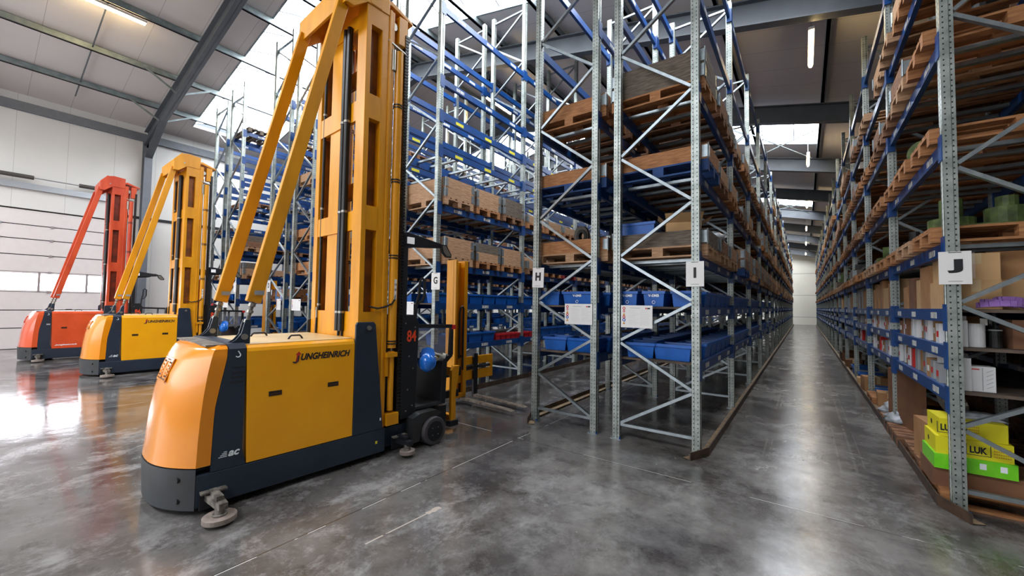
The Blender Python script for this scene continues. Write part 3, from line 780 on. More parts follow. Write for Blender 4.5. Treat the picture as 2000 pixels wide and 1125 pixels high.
for L in 'EDCB':
    for z in (2.45, 3.35, 4.1): fill(L, z, range(3, RK[L][2]), {}, (.75, ('brown', 'orange', 'grey'), (('brown',), ('grey', 'tan'), ('tan',))), 0)
for L in 'GFE': fill(L, 0, range(3, 8), {}, (.5, ('brown', 'grey'), (('brown', 'brown'), ('grey', 'grey'))), 0)
if STUFF_P.v:
    o = STUFF_P.build('wooden_pallet'); o['kind'] = 'stuff'; tag(o, 'more distant wooden pallets filling the far bays of the racks', 'pallet')
if STUFF_C.v:
    o = STUFF_C.build('pallet_collar'); o['kind'] = 'stuff'; tag(o, 'more distant wooden collars on the pallets in the far bays', 'pallet collar')

# ------------------------------------------------------------------ goods on the pallets
def carton_mesh(w, d, h, m='card', open_=False, tape=True):
    g = MB().box(-w / 2, w / 2, -d / 2, d / 2, 0, h, m)
    if tape and not open_: g.box(-.03, .03, -d / 2 - .001, d / 2 + .001, h * .6, h + .001, 'tape')
    if open_:
        g.add([(-w / 2, -d / 2, h), (w / 2, -d / 2, h), (w / 2 + .02, -d / 2 - .12, h + .1), (-w / 2 - .02, -d / 2 - .12, h + .1)], [(0, 1, 2, 3)], m)
        g.add([(w / 2, -d / 2, h), (w / 2, d / 2, h), (w / 2 + .13, d / 2, h + .06), (w / 2 + .13, -d / 2, h + .06)], [(0, 1, 2, 3)], m)
        g.add([(-w / 2, -d / 2, h), (-w / 2, d / 2, h), (-w / 2 - .1, d / 2, h + .1), (-w / 2 - .1, -d / 2, h + .1)], [(0, 1, 2, 3)], m)
    return g.mesh('carton')
def carton(x, y, z, w, d, h, label, m='card', rz=0, open_=False, group=None, name='carton', cat='box', tape=True):
    o = link(name, carton_mesh(w, d, h, m, open_, tape), None, (x, y, z), (0, 0, rz)); return tag(o, label, cat, group)
def lump_mesh(rx, ry, rz, m, seed, amp=.25, n=10):
    r = random.Random(seed); g = MB(); vs = []; rings = 6
    ph = [r.uniform(0, 6.28) for _ in range(6)]
    for i in range(rings + 1):
        th = math.pi / 2 * (1 - i / rings)
        for k in range(n):
            a = 2 * math.pi * k / n
            f = 1 + amp * (math.sin(3 * a + ph[0] + 2 * i) * .5 + r.uniform(-.5, .5))
            vs.append((rx * math.cos(math.pi / 2 - th) ** .5 * 0 + rx * math.sin(math.acos(i / rings * .98)) * math.cos(a) * f, ry * math.sin(math.acos(i / rings * .98)) * math.sin(a) * f, rz * (i / rings) * (1 + r.uniform(-.1, .1) if i else 1)))
    fs = [(i * n + k, i * n + (k + 1) % n, (i + 1) * n + (k + 1) % n, (i + 1) * n + k) for i in range(rings) for k in range(n)] + [tuple(range(n))[::-1], tuple(range(rings * n, rings * n + n))]
    return g.add(vs, fs, m).mesh('parts_heap', smooth=(m == 'plastic_bag'))
def machine_mesh(seed, m):
    r = random.Random(seed); g = MB()
    for i in range(3):
        x = -.36 + .36 * i; y = r.uniform(-.12, .12); R_ = r.uniform(.1, .17)
        k = r.random()
        if k < .45: g.cyl((x, y, 0), (x, y, r.uniform(.12, .26)), R_, m, 16).cyl((x, y, .1), (x, y, r.uniform(.27, .34)), R_ * .5, m, 12)
        elif k < .75: g.ring((x, y, R_), (0.2, 1, 0), R_, R_ * .6, .09, m, 20)
        else: g.box(x - .14, x + .14, y - .16, y + .16, 0, r.uniform(.12, .22), m).cyl((x - .1, y, .2), (x + .1, y, .24), .06, m, 10)
    g.box(-.5, .5, -.3, .3, 0, .02, m)
    return g.mesh('machine_parts')
MACH = [machine_mesh(i, ['dark_parts', 'dark_parts', 'green_parts', 'spool_grey'][i % 4]) for i in range(8)]
MNAME = ['dark', 'dark', 'green', 'grey']
n = 0
for (L, b, k, z, cx, cy, zz, wh) in SPOTS:
    if L not in 'IJHG' or b > 8: continue
    q = RND.random()
    if L == 'J' and q < .75 or L != 'J' and q < .4:
        i = RND.randrange(8)
        if L in 'GI' and b < 2 and z < 4: continue
        o = link('machine_parts', MACH[i], None, (cx, cy, zz - (.06 if L != 'J' else 0)), (0, 0, RND.uniform(-.2, .2)))
        tag(o, '%s machine parts standing on %s' % (MNAME[i % 4], wh), 'machine parts', 'loose machine parts on the pallets')
    elif q < .9 and (b > 1):
        m = rc('card', 'card_dark', 'card_light', 'box_white'); h = RND.uniform(.15, .4)
        carton(cx + RND.uniform(-.2, .2), cy, zz, RND.uniform(.4, .8), RND.uniform(.35, .6), h, '%s carton standing on %s' % ({'card': 'brown', 'card_dark': 'dark brown', 'card_light': 'tan', 'box_white': 'white'}[m], wh), m, group='cartons standing on the pallets')
# pieces singled out near the front
g = MB(); g.ring((0, 0, .14), (.35, 1, .1), .155, .085, .05, 'spool_grey').ring((.02, -.01, .13), (.35, 1, .1), .11, .06, .07, 'dark_parts'); o = g.build('flywheel', None, (-2.84, 5.75, 2.71)); tag(o, 'grey flywheel ring standing in the collar at eye level on rack H', 'flywheel')
carton(-1.3, 5.62, 2.71, .42, .32, .14, 'open brown carton with raised flaps on the grey collar of rack I', 'card_light', rz=.3, open_=True)
bin_(BIN_B, -1.85, 5.62, 2.7, 'blue bin standing beside the open carton on the grey collar of rack I')
tag(link('crumpled_bag', lump_mesh(.2, .16, .14, 'plastic_bag', 3), None, (-1.1, 6.4, 2.72)), 'crumpled clear plastic bag on the second pallet above sign I', 'bag')
tag(link('crumpled_bag', lump_mesh(.16, .18, .16, 'plastic_bag', 5), None, (-1.15, 7.3, 2.72)), 'crumpled clear plastic bag on the third pallet above sign I', 'bag')
g = MB(); g.ring((0, 0, .13), (.1, .2, 1), .2, .1, .06, 'dark_parts').ring((.03, .02, .19), (.1, .2, 1), .17, .08, .05, 'spool_grey'); tag(g.build('brake_disc', None, (-1.45, 5.75, 4.92)), 'dark brake discs stacked on the topmost collar of rack I', 'brake disc')

# goods on rack J
JX = 1.07
def face_label(o, w, h, y, m='box_white'):
    pass
kinds = [('box_white', 'white'), ('box_grey', 'grey'), ('card', 'brown'), ('box_white', 'white'), ('card_dark', 'dark brown'), ('red_plastic', 'red'), ('box_grey', 'grey'), ('box_white', 'white')]
for z, lv in ((1.04, 'lowest'), (1.43, 'second')):
    cnt = 0
    for b in range(3):
        y = Y0 + b * PITCH + .12
        while y < Y0 + b * PITCH + PITCH - .2:
            w = RND.uniform(.07, .17); h = RND.uniform(.17, .29); d = RND.uniform(.09, .13) if b == 0 and y < Y0 + .8 else RND.uniform(.2, .34)
            m, nm = kinds[RND.randrange(8)] if RND.random() < .8 else kinds[0]
            if m == 'red_plastic' and RND.random() < .5: m, nm = kinds[0]
            cnt += 1
            if b < 2 or RND.random() < .5:
                o = carton(JX + .0 + d / 2 + RND.uniform(0, .05), y + w / 2, z, d, w, min(h, .3), 'narrow %s parts box on the %s shelf of rack J, %s from front' % (nm, lv, nth(cnt)), m, rz=RND.uniform(-.06, .06), group='parts boxes on the low shelves of rack J', name='parts_box', tape=(m.startswith('card')))
                if m != 'red_plastic' and RND.random() < .6:
                    s_ = MB().box(-d / 2 - .0015, -d / 2, -w * .3, w * .3, h * .3, h * .3 + .06, 'box_white' if m.startswith('card') else 'ink_red'); s_.build('box_label', o)
            y += w + RND.uniform(.0, .03)
    for k in range(12):
        y = Y0 + 3 * PITCH + .3 + .45 * k
        if z > 1.2 or k < 7:
            bin_(BIN_C, JX + .2, y + (.1 if k > 5 else 0), z, 'blue bin on the %s shelf of rack J, %s of its row' % (lv, nth(k + 1)))
            if RND.random() < .7: tag(link('parts_bag', lump_mesh(.15, .17, .14, 'plastic_bag', k + int(z * 100)), None, (JX + .2, y + (.1 if k > 5 else 0), z + .15)), 'white parts bag in the %s blue bin on the %s shelf of rack J' % (nth(k + 1), lv), 'bag', 'white parts bags in bins')
# cartons on the third shelf
CJ = [(.3, .26, .26, 'card_light'), (.3, .26, .25, 'card'), (.62, .5, .5, 'card_dark'), (.3, .3, .36, 'card'), (.28, .2, .42, 'card_dark'), (.24, .15, .4, 'box_grey'), (.3, .28, .34, 'card_dark'), (.3, .34, .4, 'card')]
y = Y0 + .12; cnt = 0
for b in range(6):
    y = Y0 + b * PITCH + .12
    while y < Y0 + (b + 1) * PITCH - .45:
        w = RND.uniform(.2, .45); h = RND.uniform(.28, .5); m = rc('card', 'card_dark', 'card_light', 'card', 'box_grey' if b else 'card')
        cnt += 1
        nm = {'card': 'brown', 'card_dark': 'dark brown', 'card_light': 'tan', 'box_grey': 'grey'}[m]
        if b == 0 and cnt == 1: w, h, m = .4, .26, 'card_light'
        if b == 0 and cnt == 2: w, h, m = .36, .27, 'card_light'
        if b == 0 and cnt in (1, 2):
            carton(JX + .17, y + w / 2, 1.77, .3, w, h, 'tan carton on the third shelf of rack J, %s from front, lower of two' % nth(cnt), m, group='cartons on the third shelf of rack J')
            carton(JX + .18, y + w / 2, 1.77 + h, .28, w - .03, h - .02, 'tan carton on the third shelf of rack J, %s from front, upper of two' % nth(cnt), m, group='cartons on the third shelf of rack J')
        elif b < 3 or RND.random() < .6:
            carton(JX + .02 + .2, y + w / 2, 1.77, .4, w, h, '%s carton on the third shelf of rack J, %s from the front' % (nm, nth(cnt)), m, rz=RND.uniform(-.05, .05), group='cartons on the third shelf of rack J')
        y += w + RND.uniform(.01, .06)
carton(1.75, 5.8, 1.77, .78, .5, .27, 'wide tan carton behind the purple slings on rack J, lower of two', 'card_light')
carton(1.76, 5.8, 2.04, .8, .5, .26, 'wide tan carton behind the purple slings on rack J, upper of two', 'card')
carton(1.65, 5.5, 1.43, .4, .3, .25, 'brown carton with red marks, far right on the second shelf of rack J', 'card_dark')
g = MB()
for q in range(4):
    pts = [(1.4 + (.15 - .02 * q) * math.cos(a) + .02 * math.sin(3 * a + q), 5.36 + .08 * math.sin(a) * (1 - .1 * q), .02 + .016 * q + .03 * abs(math.sin(a + q))) for a in [k * math.pi / 10 for k in range(21)]]
    for p, r in zip(pts, pts[1:]): g.beam(p, r, .03, .045 if q < 2 else .03, 'sling_purple', up=(0, 0, 1))
o = g.build('lifting_sling', None, (0, 0, 1.77)); tag(o, 'coiled purple lifting sling on the third shelf of rack J', 'sling')
g = MB().cyl((0, 0, 0), (0, 0, .21), .055, 'box_white', 20).cyl((0, 0, .21), (0, 0, .212), .02, 'card', 12); o = g.build('paper_roll', None, (1.25, 5.4, 1.43)); tag(o, 'white wrapped roll standing on the second shelf of rack J', 'roll')
g = MB().cyl((0, 0, 0), (0, 0, .15), .04, 'dark_parts', 16).cyl((0, 0, .15), (0, 0, .16), .042, 'box_grey', 16); o = g.build('metal_can', None, (1.37, 5.42, 1.43)); tag(o, 'dark metal can beside the white roll on rack J', 'can')
o = carton(1.27, 5.42, 1.04, .15, .15, .22, 'white parts carton with red print on the lowest shelf of rack J, nearest front', 'box_white', tape=False)
MB().box(-.07, -.02, -.0765, -.075, .19, .2, 'ink_red').build('print', o); MB().box(-.005, .0, -.0765, -.075, .01, .21, 'ink_grey').build('print', o)
for k in range(5): MB().beam((.02, -.0755, .03 + .035 * k), (.06, -.0755, .055 + .035 * k), .002, .004, 'ink_grey').build('print', o)
# floor level: pallets, cartons, yellow boxes
pallet('J', 0, 0, 0, 'orange'); pallet('J', 0, 1, 0, 'brown'); pallet('J', 0, 2, 0, 'brown'); pallet('J', 1, 0, 0, 'brown'); pallet('J', 1, 2, 0, 'orange')
carton(1.42, 5.62, .144, .95, .5, .17, 'flat brown carton at the bottom of the stack under the yellow boxes, rack J', 'card_dark', tape=False)
o = carton(1.2, 5.56, .314, .5, .46, .13, 'bright green carton under the yellow boxes at the foot of rack J', 'box_green', tape=False)
MB().box(-.1, -.08, -.2315, -.23, 0, .13, 'ink_blue').build('blue_strap', o)
for x in (.03, .15): MB().box(x, x + .04, -.2315, -.23, .05, .1, 'ink_white').build('print', o)
T_LUK = fit_text('LUK', .105, 'ink_black', h=.06, bold=.004)
def luk(x, y, z, w, d, h, rz, label, tx):
    o = carton(x, y, z, w, d, h, label, 'box_yellow', rz, tape=False, name='yellow_parts_box')
    link('lettering', T_LUK, o, (tx, -d / 2 - .001, h / 2), (R90, 0, 0))
    f = MB()
    for (a, b, c, e) in ((tx - .075, tx - .070, .03, h - .03), (tx - .07, tx + .07, .03, .035), (tx + .07, tx + .075, .03, h - .03)): f.box(a, b, -d / 2 - .001, -d / 2, c, e, 'ink_black')
    f.build('logo_frame', o)
    for k in range(4):
        for q in range(8): pass
        p = MB()
        for q in range(8): p.box(tx + .09 + .013 * q, tx + .099 + .013 * q, -d / 2 - .001, -d / 2, .035 + .024 * k, .045 + .024 * k, 'ink_amber')
        p.build('small_print', o)
    MB().cyl((-w / 2 - .001, .05, h / 2), (-w / 2, .05, h / 2), .025, 'ink_black', 16).build('grip_hole', o)
    return o
luk(1.2, 5.56, .444, .47, .42, .155, .0, 'yellow box lettered LUK, lower of the two on the green carton', .03)
luk(1.2, 5.57, .6, .42, .38, .16, .03, 'yellow box lettered LUK, topmost of the stack at the foot of rack J', -.15)
tag(link('plastic_bag', lump_mesh(.16, .12, .06, 'plastic_bag', 12), None, (1.3, 5.58, .76)), 'clear plastic bag lying on the top yellow box', 'bag')
carton(1.22, 6.25, .144, .42, .42, .42, 'brown carton on a pallet behind the yellow boxes', 'card', rz=.1)
g = MB().box(-.02, .02, -.5, .5, 0, .75, 'card_dark'); tag(g.build('cardboard_sheet', None, (1.12, 7.75, .144)), 'tall brown cardboard sheet standing at the aisle edge of rack J', 'cardboard')
bpy.data.objects['cardboard_sheet'].rotation_euler = (0, 0, .2)
g = MB().ring((0, 0, .13), (1, .5, .3), .17, .11, .04, 'steel'); tag(g.build('bearing_ring', None, (1.35, 6.7, .58)), 'steel ring leaning behind the brown carton on rack J', 'ring')
carton(1.4, 6.72, .144, .5, .4, .42, 'dark carton under the steel ring on rack J', 'card_dark')
for i, (x, y, m, nm) in enumerate(((1.2, 8.3, 'plastic_bag', 'clear'), (1.18, 8.75, 'plastic_bag', 'clear'), (1.15, 8.0, 'plastic_bag', 'clear'))):
    tag(link('parts_bag', lump_mesh(.22, .2, .17, m, 40 + i), None, (x, y, .144 if i != 1 else .144)), '%s plastic bag of parts low on rack J, %s from the cardboard sheet' % (nm, ['second', 'third', 'first'][i]), 'bag', 'bags of parts low on rack J')
for k in range(16):
    y = 9.3 + .55 * k; q = RND.random()
    if q < .5: carton(1.25 + RND.uniform(-.05, .1), y, 0.0, RND.uniform(.3, .5), RND.uniform(.25, .4), RND.uniform(.15, .4), 'brown carton on the floor of rack J, place %s behind the bags' % nth(k + 1), rc('card', 'card_dark', 'card_light'), rz=RND.uniform(-.2, .2), group='cartons on the floor of rack J', open_=RND.random() < .3)
    elif q < .75: bin_(BIN_B, 1.3, y, 0.0, 'blue bin on the floor of rack J, place %s behind the bags' % nth(k + 1))
    else: tag(link('parts_heap', lump_mesh(.2, .18, .2, 'dark_parts', k), None, (1.25, y, 0)), 'dark heap of parts on the floor of rack J, place %s behind the bags' % nth(k + 1), 'parts')

# ------------------------------------------------------------------ guide kerbs on the floor
def curb(x, side, y1, label, flare=True):
    # side +1: upright leg on the +X side
    g = MB(); ys = 5.25
    g.box(x - .006, x + .006, ys, y1, 0, .10, 'curb_steel'); g.box(min(x, x - side * .09), max(x, x - side * .09), ys, y1, 0, .012, 'curb_tan')
    g.box(min(x, x - side * .09), max(x, x - side * .09), ys, y1, .0, .03, 'curb_tan')
    dx = -side * .14
    g.add([(x - .006, ys, 0), (x + .006, ys, 0), (x + .006, ys, .1), (x - .006, ys, .1), (x + dx - .006, ys - .3, 0), (x + dx + .006, ys - .3, 0), (x + dx + .006, ys - .3, .09), (x + dx - .006, ys - .3, .09)],
          [(0, 1, 2, 3), (7, 6, 5, 4), (0, 4, 5, 1), (1, 5, 6, 2), (2, 6, 7, 3), (3, 7, 4, 0)], 'curb_steel')
    a = x - side * .09
    g.add([(x, ys, .008), (a, ys, .008), (a + dx, ys - .25, .008), (x + dx, ys - .3, .008)], [(0, 1, 2, 3)], 'curb_tan')
    tag(g.build('guide_rail'), label, 'guide rail')
curb(-.93, 1, 52.8, 'rusty steel guide rail along the aisle side of rack I')
curb(.95, -1, 52.8, 'rusty steel guide rail along the aisle side of rack J')
curb(-3.44, -1, 30, 'rusty steel guide rail along the left side of rack H')
curb(-5.42, 1, 38, 'dark steel guide rail along the aisle side of rack G')

# ------------------------------------------------------------------ letter signs and notices
def sign(ch, x, z0, z1, w, label, y=5.135, rz=0, ry=0, bare=False):
    h = z1 - z0
    g = MB().box(-w / 2, w / 2, -.004, .004, -h / 2, h / 2, 'white_sheet'); o = g.build('letter_sign', None, (x, y, (z0 + z1) / 2)); o.rotation_euler = (0, ry, rz)
    tag(o, label, 'sign')
    if ch: link('letter', fit_text(ch, .03 if ch == 'I' else .095, 'ink_black', h=h * .42, bold=.003 if ch in 'GD' else .005), o, (0, -.0055, .015), (R90, 0, 0))
    MB().box(-w * .22, w * .22, -.006, -.004, -h * .42, -h * .4, 'ink_grey').build('small_print', o)
    MB().box(-w * .2, w * .2, -.006, .006, h / 2 - .012, h / 2 - .006, 'ink_black').build('hanging_slot', o)
    return o
sign('H', -3.26, 2.01, 2.31, .2, 'white sign with the letter H on the front post of rack H', ry=.03)
sign('I', -1.05, 1.995, 2.295, .2, 'white sign with the letter I on the front post of rack I')
sign('J', 1.075, 1.985, 2.275, .2, 'white sign with the letter J on the front post of rack J')
MB().box(.1, .118, -.012, .004, -.1, .13, 'clear_screen').build('plastic_sleeve', bpy.data.objects['letter_sign.002'])
sign('G', -5.5, 2.0, 2.31, .2, 'white sign with the letter G on the front post of rack G', rz=.1)
sign('D', -12.36, 2.0, 2.33, .2, 'white sign with the letter D on the front post of rack D')
sign('', -14.78, 2.0, 2.3, .2, 'small white sign on the right front post of rack C')
sign('', -16.15, 2.0, 2.3, .2, 'small white sign on the right front post of rack B')
def notice(x0, x1, z0, z1, label):
    w, h = x1 - x0, z1 - z0
    o = MB().box(0, w, -.004, 0, 0, h, 'white_sheet').build('safety_notice', None, (x0, 5.14, z0)); tag(o, label, 'notice', None)
    for k, (m, r) in enumerate((('ink_red', .02), ('ink_red', .016), ('ink_amber', .018), ('ink_red', .02), ('ink_blue', .022), ('ink_amber', .018))[::1]):
        zc = h * (.86 - .13 * k)
        g = MB()
        if m == 'ink_amber': g.prism([(w * .1 - r, zc - r), (w * .1 + r, zc - r), (w * .1, zc + r)], 1, -.0055, -.004, m)
        else: g.cyl((w * .1, -.004, zc), (w * .1, -.0055, zc), r, m, 16); g.cyl((w * .1, -.0055, zc), (w * .1, -.006, zc), r * .45, 'ink_white', 10)
        g.build('warning_symbol', o)
    MB().box(w * .3, w * .62, -.0055, -.004, h * .87, h * .885, 'ink_grey').build('heading', o)
    for q in range(2):
        g = MB()
        for k in range(9):
            l = RND.uniform(.2, .33); g.box(w * (.25 + .37 * q), w * (.25 + .37 * q + l), -.005, -.004, h * (.76 - .075 * k), h * (.765 - .075 * k), 'ink_grey')
        g.build('text_column', o)
    MB().box(w * .78, w * .83, -.0055, -.004, h * .84, h * .9, 'ink_red').build('logo', o); MB().box(w * .84, w * .93, -.0055, -.004, h * .84, h * .9, 'ink_black').build('logo', o)
notice(-2.80, -2.37, 1.48, 1.77, 'white safety notice hung in the front of rack H')
notice(-1.96, -1.55, 1.47, 1.76, 'white safety notice hung in the front of rack I')
notice(-6.44, -6.1, 1.52, 1.77, 'white safety notice hung in the front of rack G')
notice(-10.98, -10.5, 1.5, 1.8, 'white safety notice hung in the front of rack E')
notice(-11.85, -11.6, 1.5, 1.8, 'white safety notice hung in the front of rack D')
notice(-15.7, -15.3, 1.5, 1.85, 'white safety notice hung in the front of rack C')
# fire extinguisher on a post, bottles
t = empty('fire_extinguisher', (-16.35, 5.06, 1.05)); tag(t, 'red fire extinguisher on the front post of rack B, behind truck 85', 'fire extinguisher')
MB().cyl((0, 0, 0), (0, 0, .5), .085, 'extinguisher_red', 20).cyl((0, 0, .5), (0, 0, .58), .085, 'extinguisher_red', 20, r2=.03).build('cylinder', t)
MB().cyl((0, 0, .58), (0, 0, .66), .02, 'black_paint', 10).box(-.02, .1, -.015, .015, .64, .67, 'black_paint').build('valve', t)
MB().tube([(.03, 0, .62), (.12, -.02, .5), (.12, -.03, .2)], .012, 'black_rubber').build('hose', t)
for i in range(3):
    t = empty('water_bottle', (-12.2 + .3 * i - .9, 5.42, 1.07 + .0)); t.location.z = 1.757
    t.location.x = (-12.3, -12.0, -11.72)[i]
    tag(t, 'clear blue water bottle on rack D, %s from the left' % nth(i + 1), 'bottle', 'water bottles on rack D')
    MB().cyl((0, 0, 0), (0, 0, .3), .12, 'clear_bottle', 18).cyl((0, 0, .3), (0, 0, .37), .12, 'clear_bottle', 18, r2=.03).build('body', t)
    MB().cyl((0, 0, .37), (0, 0, .41), .03, 'ink_white', 12).build('cap', t)

# ------------------------------------------------------------------ narrow-aisle trucks
T_LOGO = {}
def hood_z(z):
    # rear bulge, inset of the side start, and general inset with height
    pts = [(.05, .22, .0), (.37, .235, .0), (.40, .22, .0), (.70, .20, .01), (.95, .165, .03), (1.12, .125, .05), (1.24, .075, .07), (1.31, .035, .085), (1.345, .01, .1), (1.36, -.03, .13)]
    for (a, b, c), (d, e, f) in zip(pts, pts[1:]):
        if z <= d + 1e-6:
            t = (z - a) / (d - a); return b + (e - b) * t, c + (f - c) * t
    return pts[-1][1], pts[-1][2]
def seam_s(z):
    pts = [(.0, .1), (.394, .1), (.584, .105), (.83, .112), (1.0, .139), (1.23, .181), (1.37, .195)]
    for (a, b), (d, e) in zip(pts, pts[1:]):
        if z <= d: return b + (e - b) * (z - a) / (d - a)
    return pts[-1][1]
def truck(loc, ang, num, yellow, mast_c, hood_c, deck_c, label, logo, arm=True, near=True):
    t = empty('order_picking_truck', (0, 0, 0), 0)
    a = math.radians(ang)
    # origin under the middle of the rear edge; local +Y forward, +X right
    t.location = (loc[0] - .6 * math.cos(a), loc[1] + .6 * math.sin(a), 0); t.rotation_euler = (0, 0, -a)
    tag(t, label, 'forklift')
    X = lambda w: .6 - w
    def bx(mb, s0, s1, w0, w1, z0, z1, m): return mb.box(X(w1), X(w0), s0, s1, z0, z1, m)
    def P(s_, w, z): return (X(w), s_, z)
    def B(name, mb, parent=t, **k): return mb.build(name, parent, **k)
    # chassis
    g = MB(); bx(g, 0.0, 1.74, .0, 1.2, .06, .325, 'navy_paint'); bx(g, 1.74, 2.1, .06, 1.14, .08, .3, 'navy_paint'); bx(g, .02, 1.9, .1, 1.1, .3, .36, 'navy_paint')
    B('chassis', g, bevel=.012)
    # rear: bumper and hood
    def loft(zs, s_end, mname, closed_top, name, smooth=True):
        g = MB(); N = 28; rows = []
        for z in zs:
            b, sc = hood_z(z); se = s_end(z); row = []
            ins = 0.0
            if z > 1.3: ins = (.012 if z < 1.34 else .03 if z < 1.355 else .055)
            row.append(P(se, 0 + ins, z))
            for k in range(N + 1):
                th = math.pi * k / N
                q = math.cos(th)      # 1 .. -1
                q = math.copysign(abs(q) ** .72, q)
                w = .6 - .6 * q
                sv = -b + (b + sc) * abs(q) ** 2.5
                w = .6 + (w - .6) * (1 - ins / .6)
                row.append(P(sv + ins * .3, w, z))
            row.append(P(se, 1.2 - ins, z)); rows.append(row)
        M_ = len(rows[0]); vs = [p for r in rows for p in r]; fs = []
        for i in range(len(rows) - 1):
            for k in range(M_ - 1): fs.append((i * M_ + k, i * M_ + k + 1, (i + 1) * M_ + k + 1, (i + 1) * M_ + k))
        if closed_top: fs.append(tuple((len(rows) - 1) * M_ + k for k in range(M_)))
        fs.append(tuple(k for k in range(M_))[::-1])
        fs.append(tuple([i * M_ for i in range(len(rows))] + [i * M_ + M_ - 1 for i in range(len(rows) - 1, -1, -1)]))
        g.add(vs, fs, mname); o = B(name, g, smooth=smooth)
        md = o.modifiers.new('es', 'EDGE_SPLIT'); md.split_angle = .7
        return o
    bump = loft([.05, .2, .36, .375], lambda z: 0.002, 'bumper_rubber', True, 'rear_bumper')
    for z in (.12, .29):
        for w in (.11, 1.09):
            b, sc = hood_z(z); q = abs(.6 - w) / .6
            sv = -b + (b + sc) * q ** 2.5
            g = MB().cyl(P(sv - .004, w, z), P(sv + .02, w, z), .022, 'black_rubber', 14); B('bolt_recess', g, bump)
    zs = [.385, .5, .62, .75, .85, .95, 1.04, 1.12, 1.18, 1.24, 1.28, 1.31, 1.33, 1.345, 1.355, 1.36]
    hood = loft(zs, lambda z: seam_s(z) - .003, hood_c, True, 'rear_hood')
    g = MB()
    # vent with slats in the middle of the hood
    def vs_(z, d=0.0): b, sc = hood_z(z); return -b - d
    vz0, vz1 = 1.04, 1.25
    VW0, VW1, vz0, vz1 = .44, .72, 1.05, 1.22
    def slab(w0, w1, z0, z1, d, back, m):
        g.add([P(vs_(z0, d), w0, z0), P(vs_(z0, d), w1, z0), P(vs_(z1, d), w1, z1), P(vs_(z1, d), w0, z1), P(vs_(z0, -back), w0, z0), P(vs_(z0, -back), w1, z0), P(vs_(z1, -back), w1, z1), P(vs_(z1, -back), w0, z1)],
              [(0, 1, 2, 3), (7, 6, 5, 4), (0, 4, 5, 1), (1, 5, 6, 2), (2, 6, 7, 3), (3, 7, 4, 0)], m)
    slab(VW0, VW1, vz0, vz1, .0015, .02, 'dark_brown'); B('vent_opening', g, hood)
    for k in range(6):
        z = vz0 + .012 + k * .028
        for (a_, b_) in ((VW0 + .01, .53), (.63, VW1 - .01)):
            g = MB(); slab(a_, b_, z, z + .014, .006, .0, hood_c); B('vent_slat', g, hood)
    g = MB(); slab(.53, .55, vz0 + .01, vz1 - .01, .007, 0, hood_c); slab(.61, .63, vz0 + .01, vz1 - .01, .007, 0, hood_c); slab(.53, .63, vz1 - .02, vz1 - .01, .007, 0, hood_c); B('vent_post', g, hood)
    g = MB(); slab(VW0 - .012, VW0, vz0 - .012, vz1 + .012, .008, 0, hood_c); slab(VW1, VW1 + .012, vz0 - .012, vz1 + .012, .008, 0, hood_c); slab(VW0, VW1, vz0 - .012, vz0, .008, 0, hood_c); slab(VW0, VW1, vz1, vz1 + .012, .008, 0, hood_c); B('vent_frame', g, hood)
    # dark band over the body
    n = 14; vs = []; fs = []
    def s_front(z): return .322 if z > .45 else .322 + (.45 - z) * .25
    zz = [.325 + (1.33 - .325) * k / n for k in range(n + 1)]
    for z in zz: vs += [P(seam_s(z), 0.001, z), P(s_front(z), 0.001, z), P(seam_s(z), .03, z), P(s_front(z), .03, z)]
    for k in range(n):
        o_ = 4 * k; fs += [(o_, o_ + 1, o_ + 5, o_ + 4), (o_ + 2, o_, o_ + 4, o_ + 6), (o_ + 1, o_ + 3, o_ + 7, o_ + 5)]
    g = MB().add(vs, fs, 'navy_paint')
    g.add([P(v, 1.2 - (.6 - x), z) if False else (-x, v, z) for (x, v, z) in vs], fs, 'navy_paint')
    g.add([P(.196, .001, 1.33), P(.322, .001, 1.33), P(.322, .045, 1.374), P(.196, .045, 1.374), P(.322, 1.155, 1.374), P(.196, 1.155, 1.374), P(.322, 1.199, 1.33), P(.196, 1.199, 1.33)],
          [(0, 1, 2, 3), (3, 2, 4, 5), (5, 4, 6, 7), (1, 6, 4, 2), (0, 3, 5, 7)], 'navy_paint')
    band = B('side_band', g)
    for k in range(4):
        g = MB().box(X(-.001), X(.003), (.225 - .006 * k), .315, 1.163 - .042 * k, 1.177 - .042 * k, 'seam_black'); B('louvre', g, band)
    g = MB().tube([P(.262 + .018 * math.cos(q), -.001, 1.275 + .018 * math.sin(q)) for q in [-2.6 + k * .42 for k in range(9)]] + [P(.262, -.001, 1.31)], .004, 'ink_white', 6); B('hook_symbol', g, band)
    if logo != 'old':
        o = link('lettering', fit_text('ac', .085, 'ink_white', h=.045, bold=.003, shear=.3), band, P(.262, -.002, .445), (R90, 0, R90))
        for k in range(4): B('logo_stripe', MB().beam(P(.15 + .012 * k, -.001, .428 + .013 * k), P(.21, -.001, .428 + .013 * k), .002, .005, 'ink_white'), band)
    else:
        for k in range(3): B('logo_stripe', MB().beam(P(.24, -.001, .99 + .012 * k), P(.31, -.001, .99 + .012 * k), .002, .005, 'ink_white'), band)
    # body with yellow side covers
    def cover(side):
        prof = [(.0, .33), (.0, 1.30), (.012, 1.33), (.045, 1.352), (.06, 1.352), (.06, .33)]
        g = MB(); vs = []; s0, s1 = .33, 1.335
        for (w, z) in prof:
            s0z = s_front(z) + .006; ww = w if side else 1.2 - w
            vs.append(P(s0z, ww, z))
        for (w, z) in prof: vs.append(P(s1, w if side else 1.2 - w, z))
        nn = len(prof); g.add(vs, [tuple(range(nn)), tuple(range(nn, 2 * nn))[::-1]] + [(i, (i + 1) % nn, nn + (i + 1) % nn, nn + i) for i in range(nn)], yellow)
        return B('side_cover', g)
    cv = cover(True); cover(False)
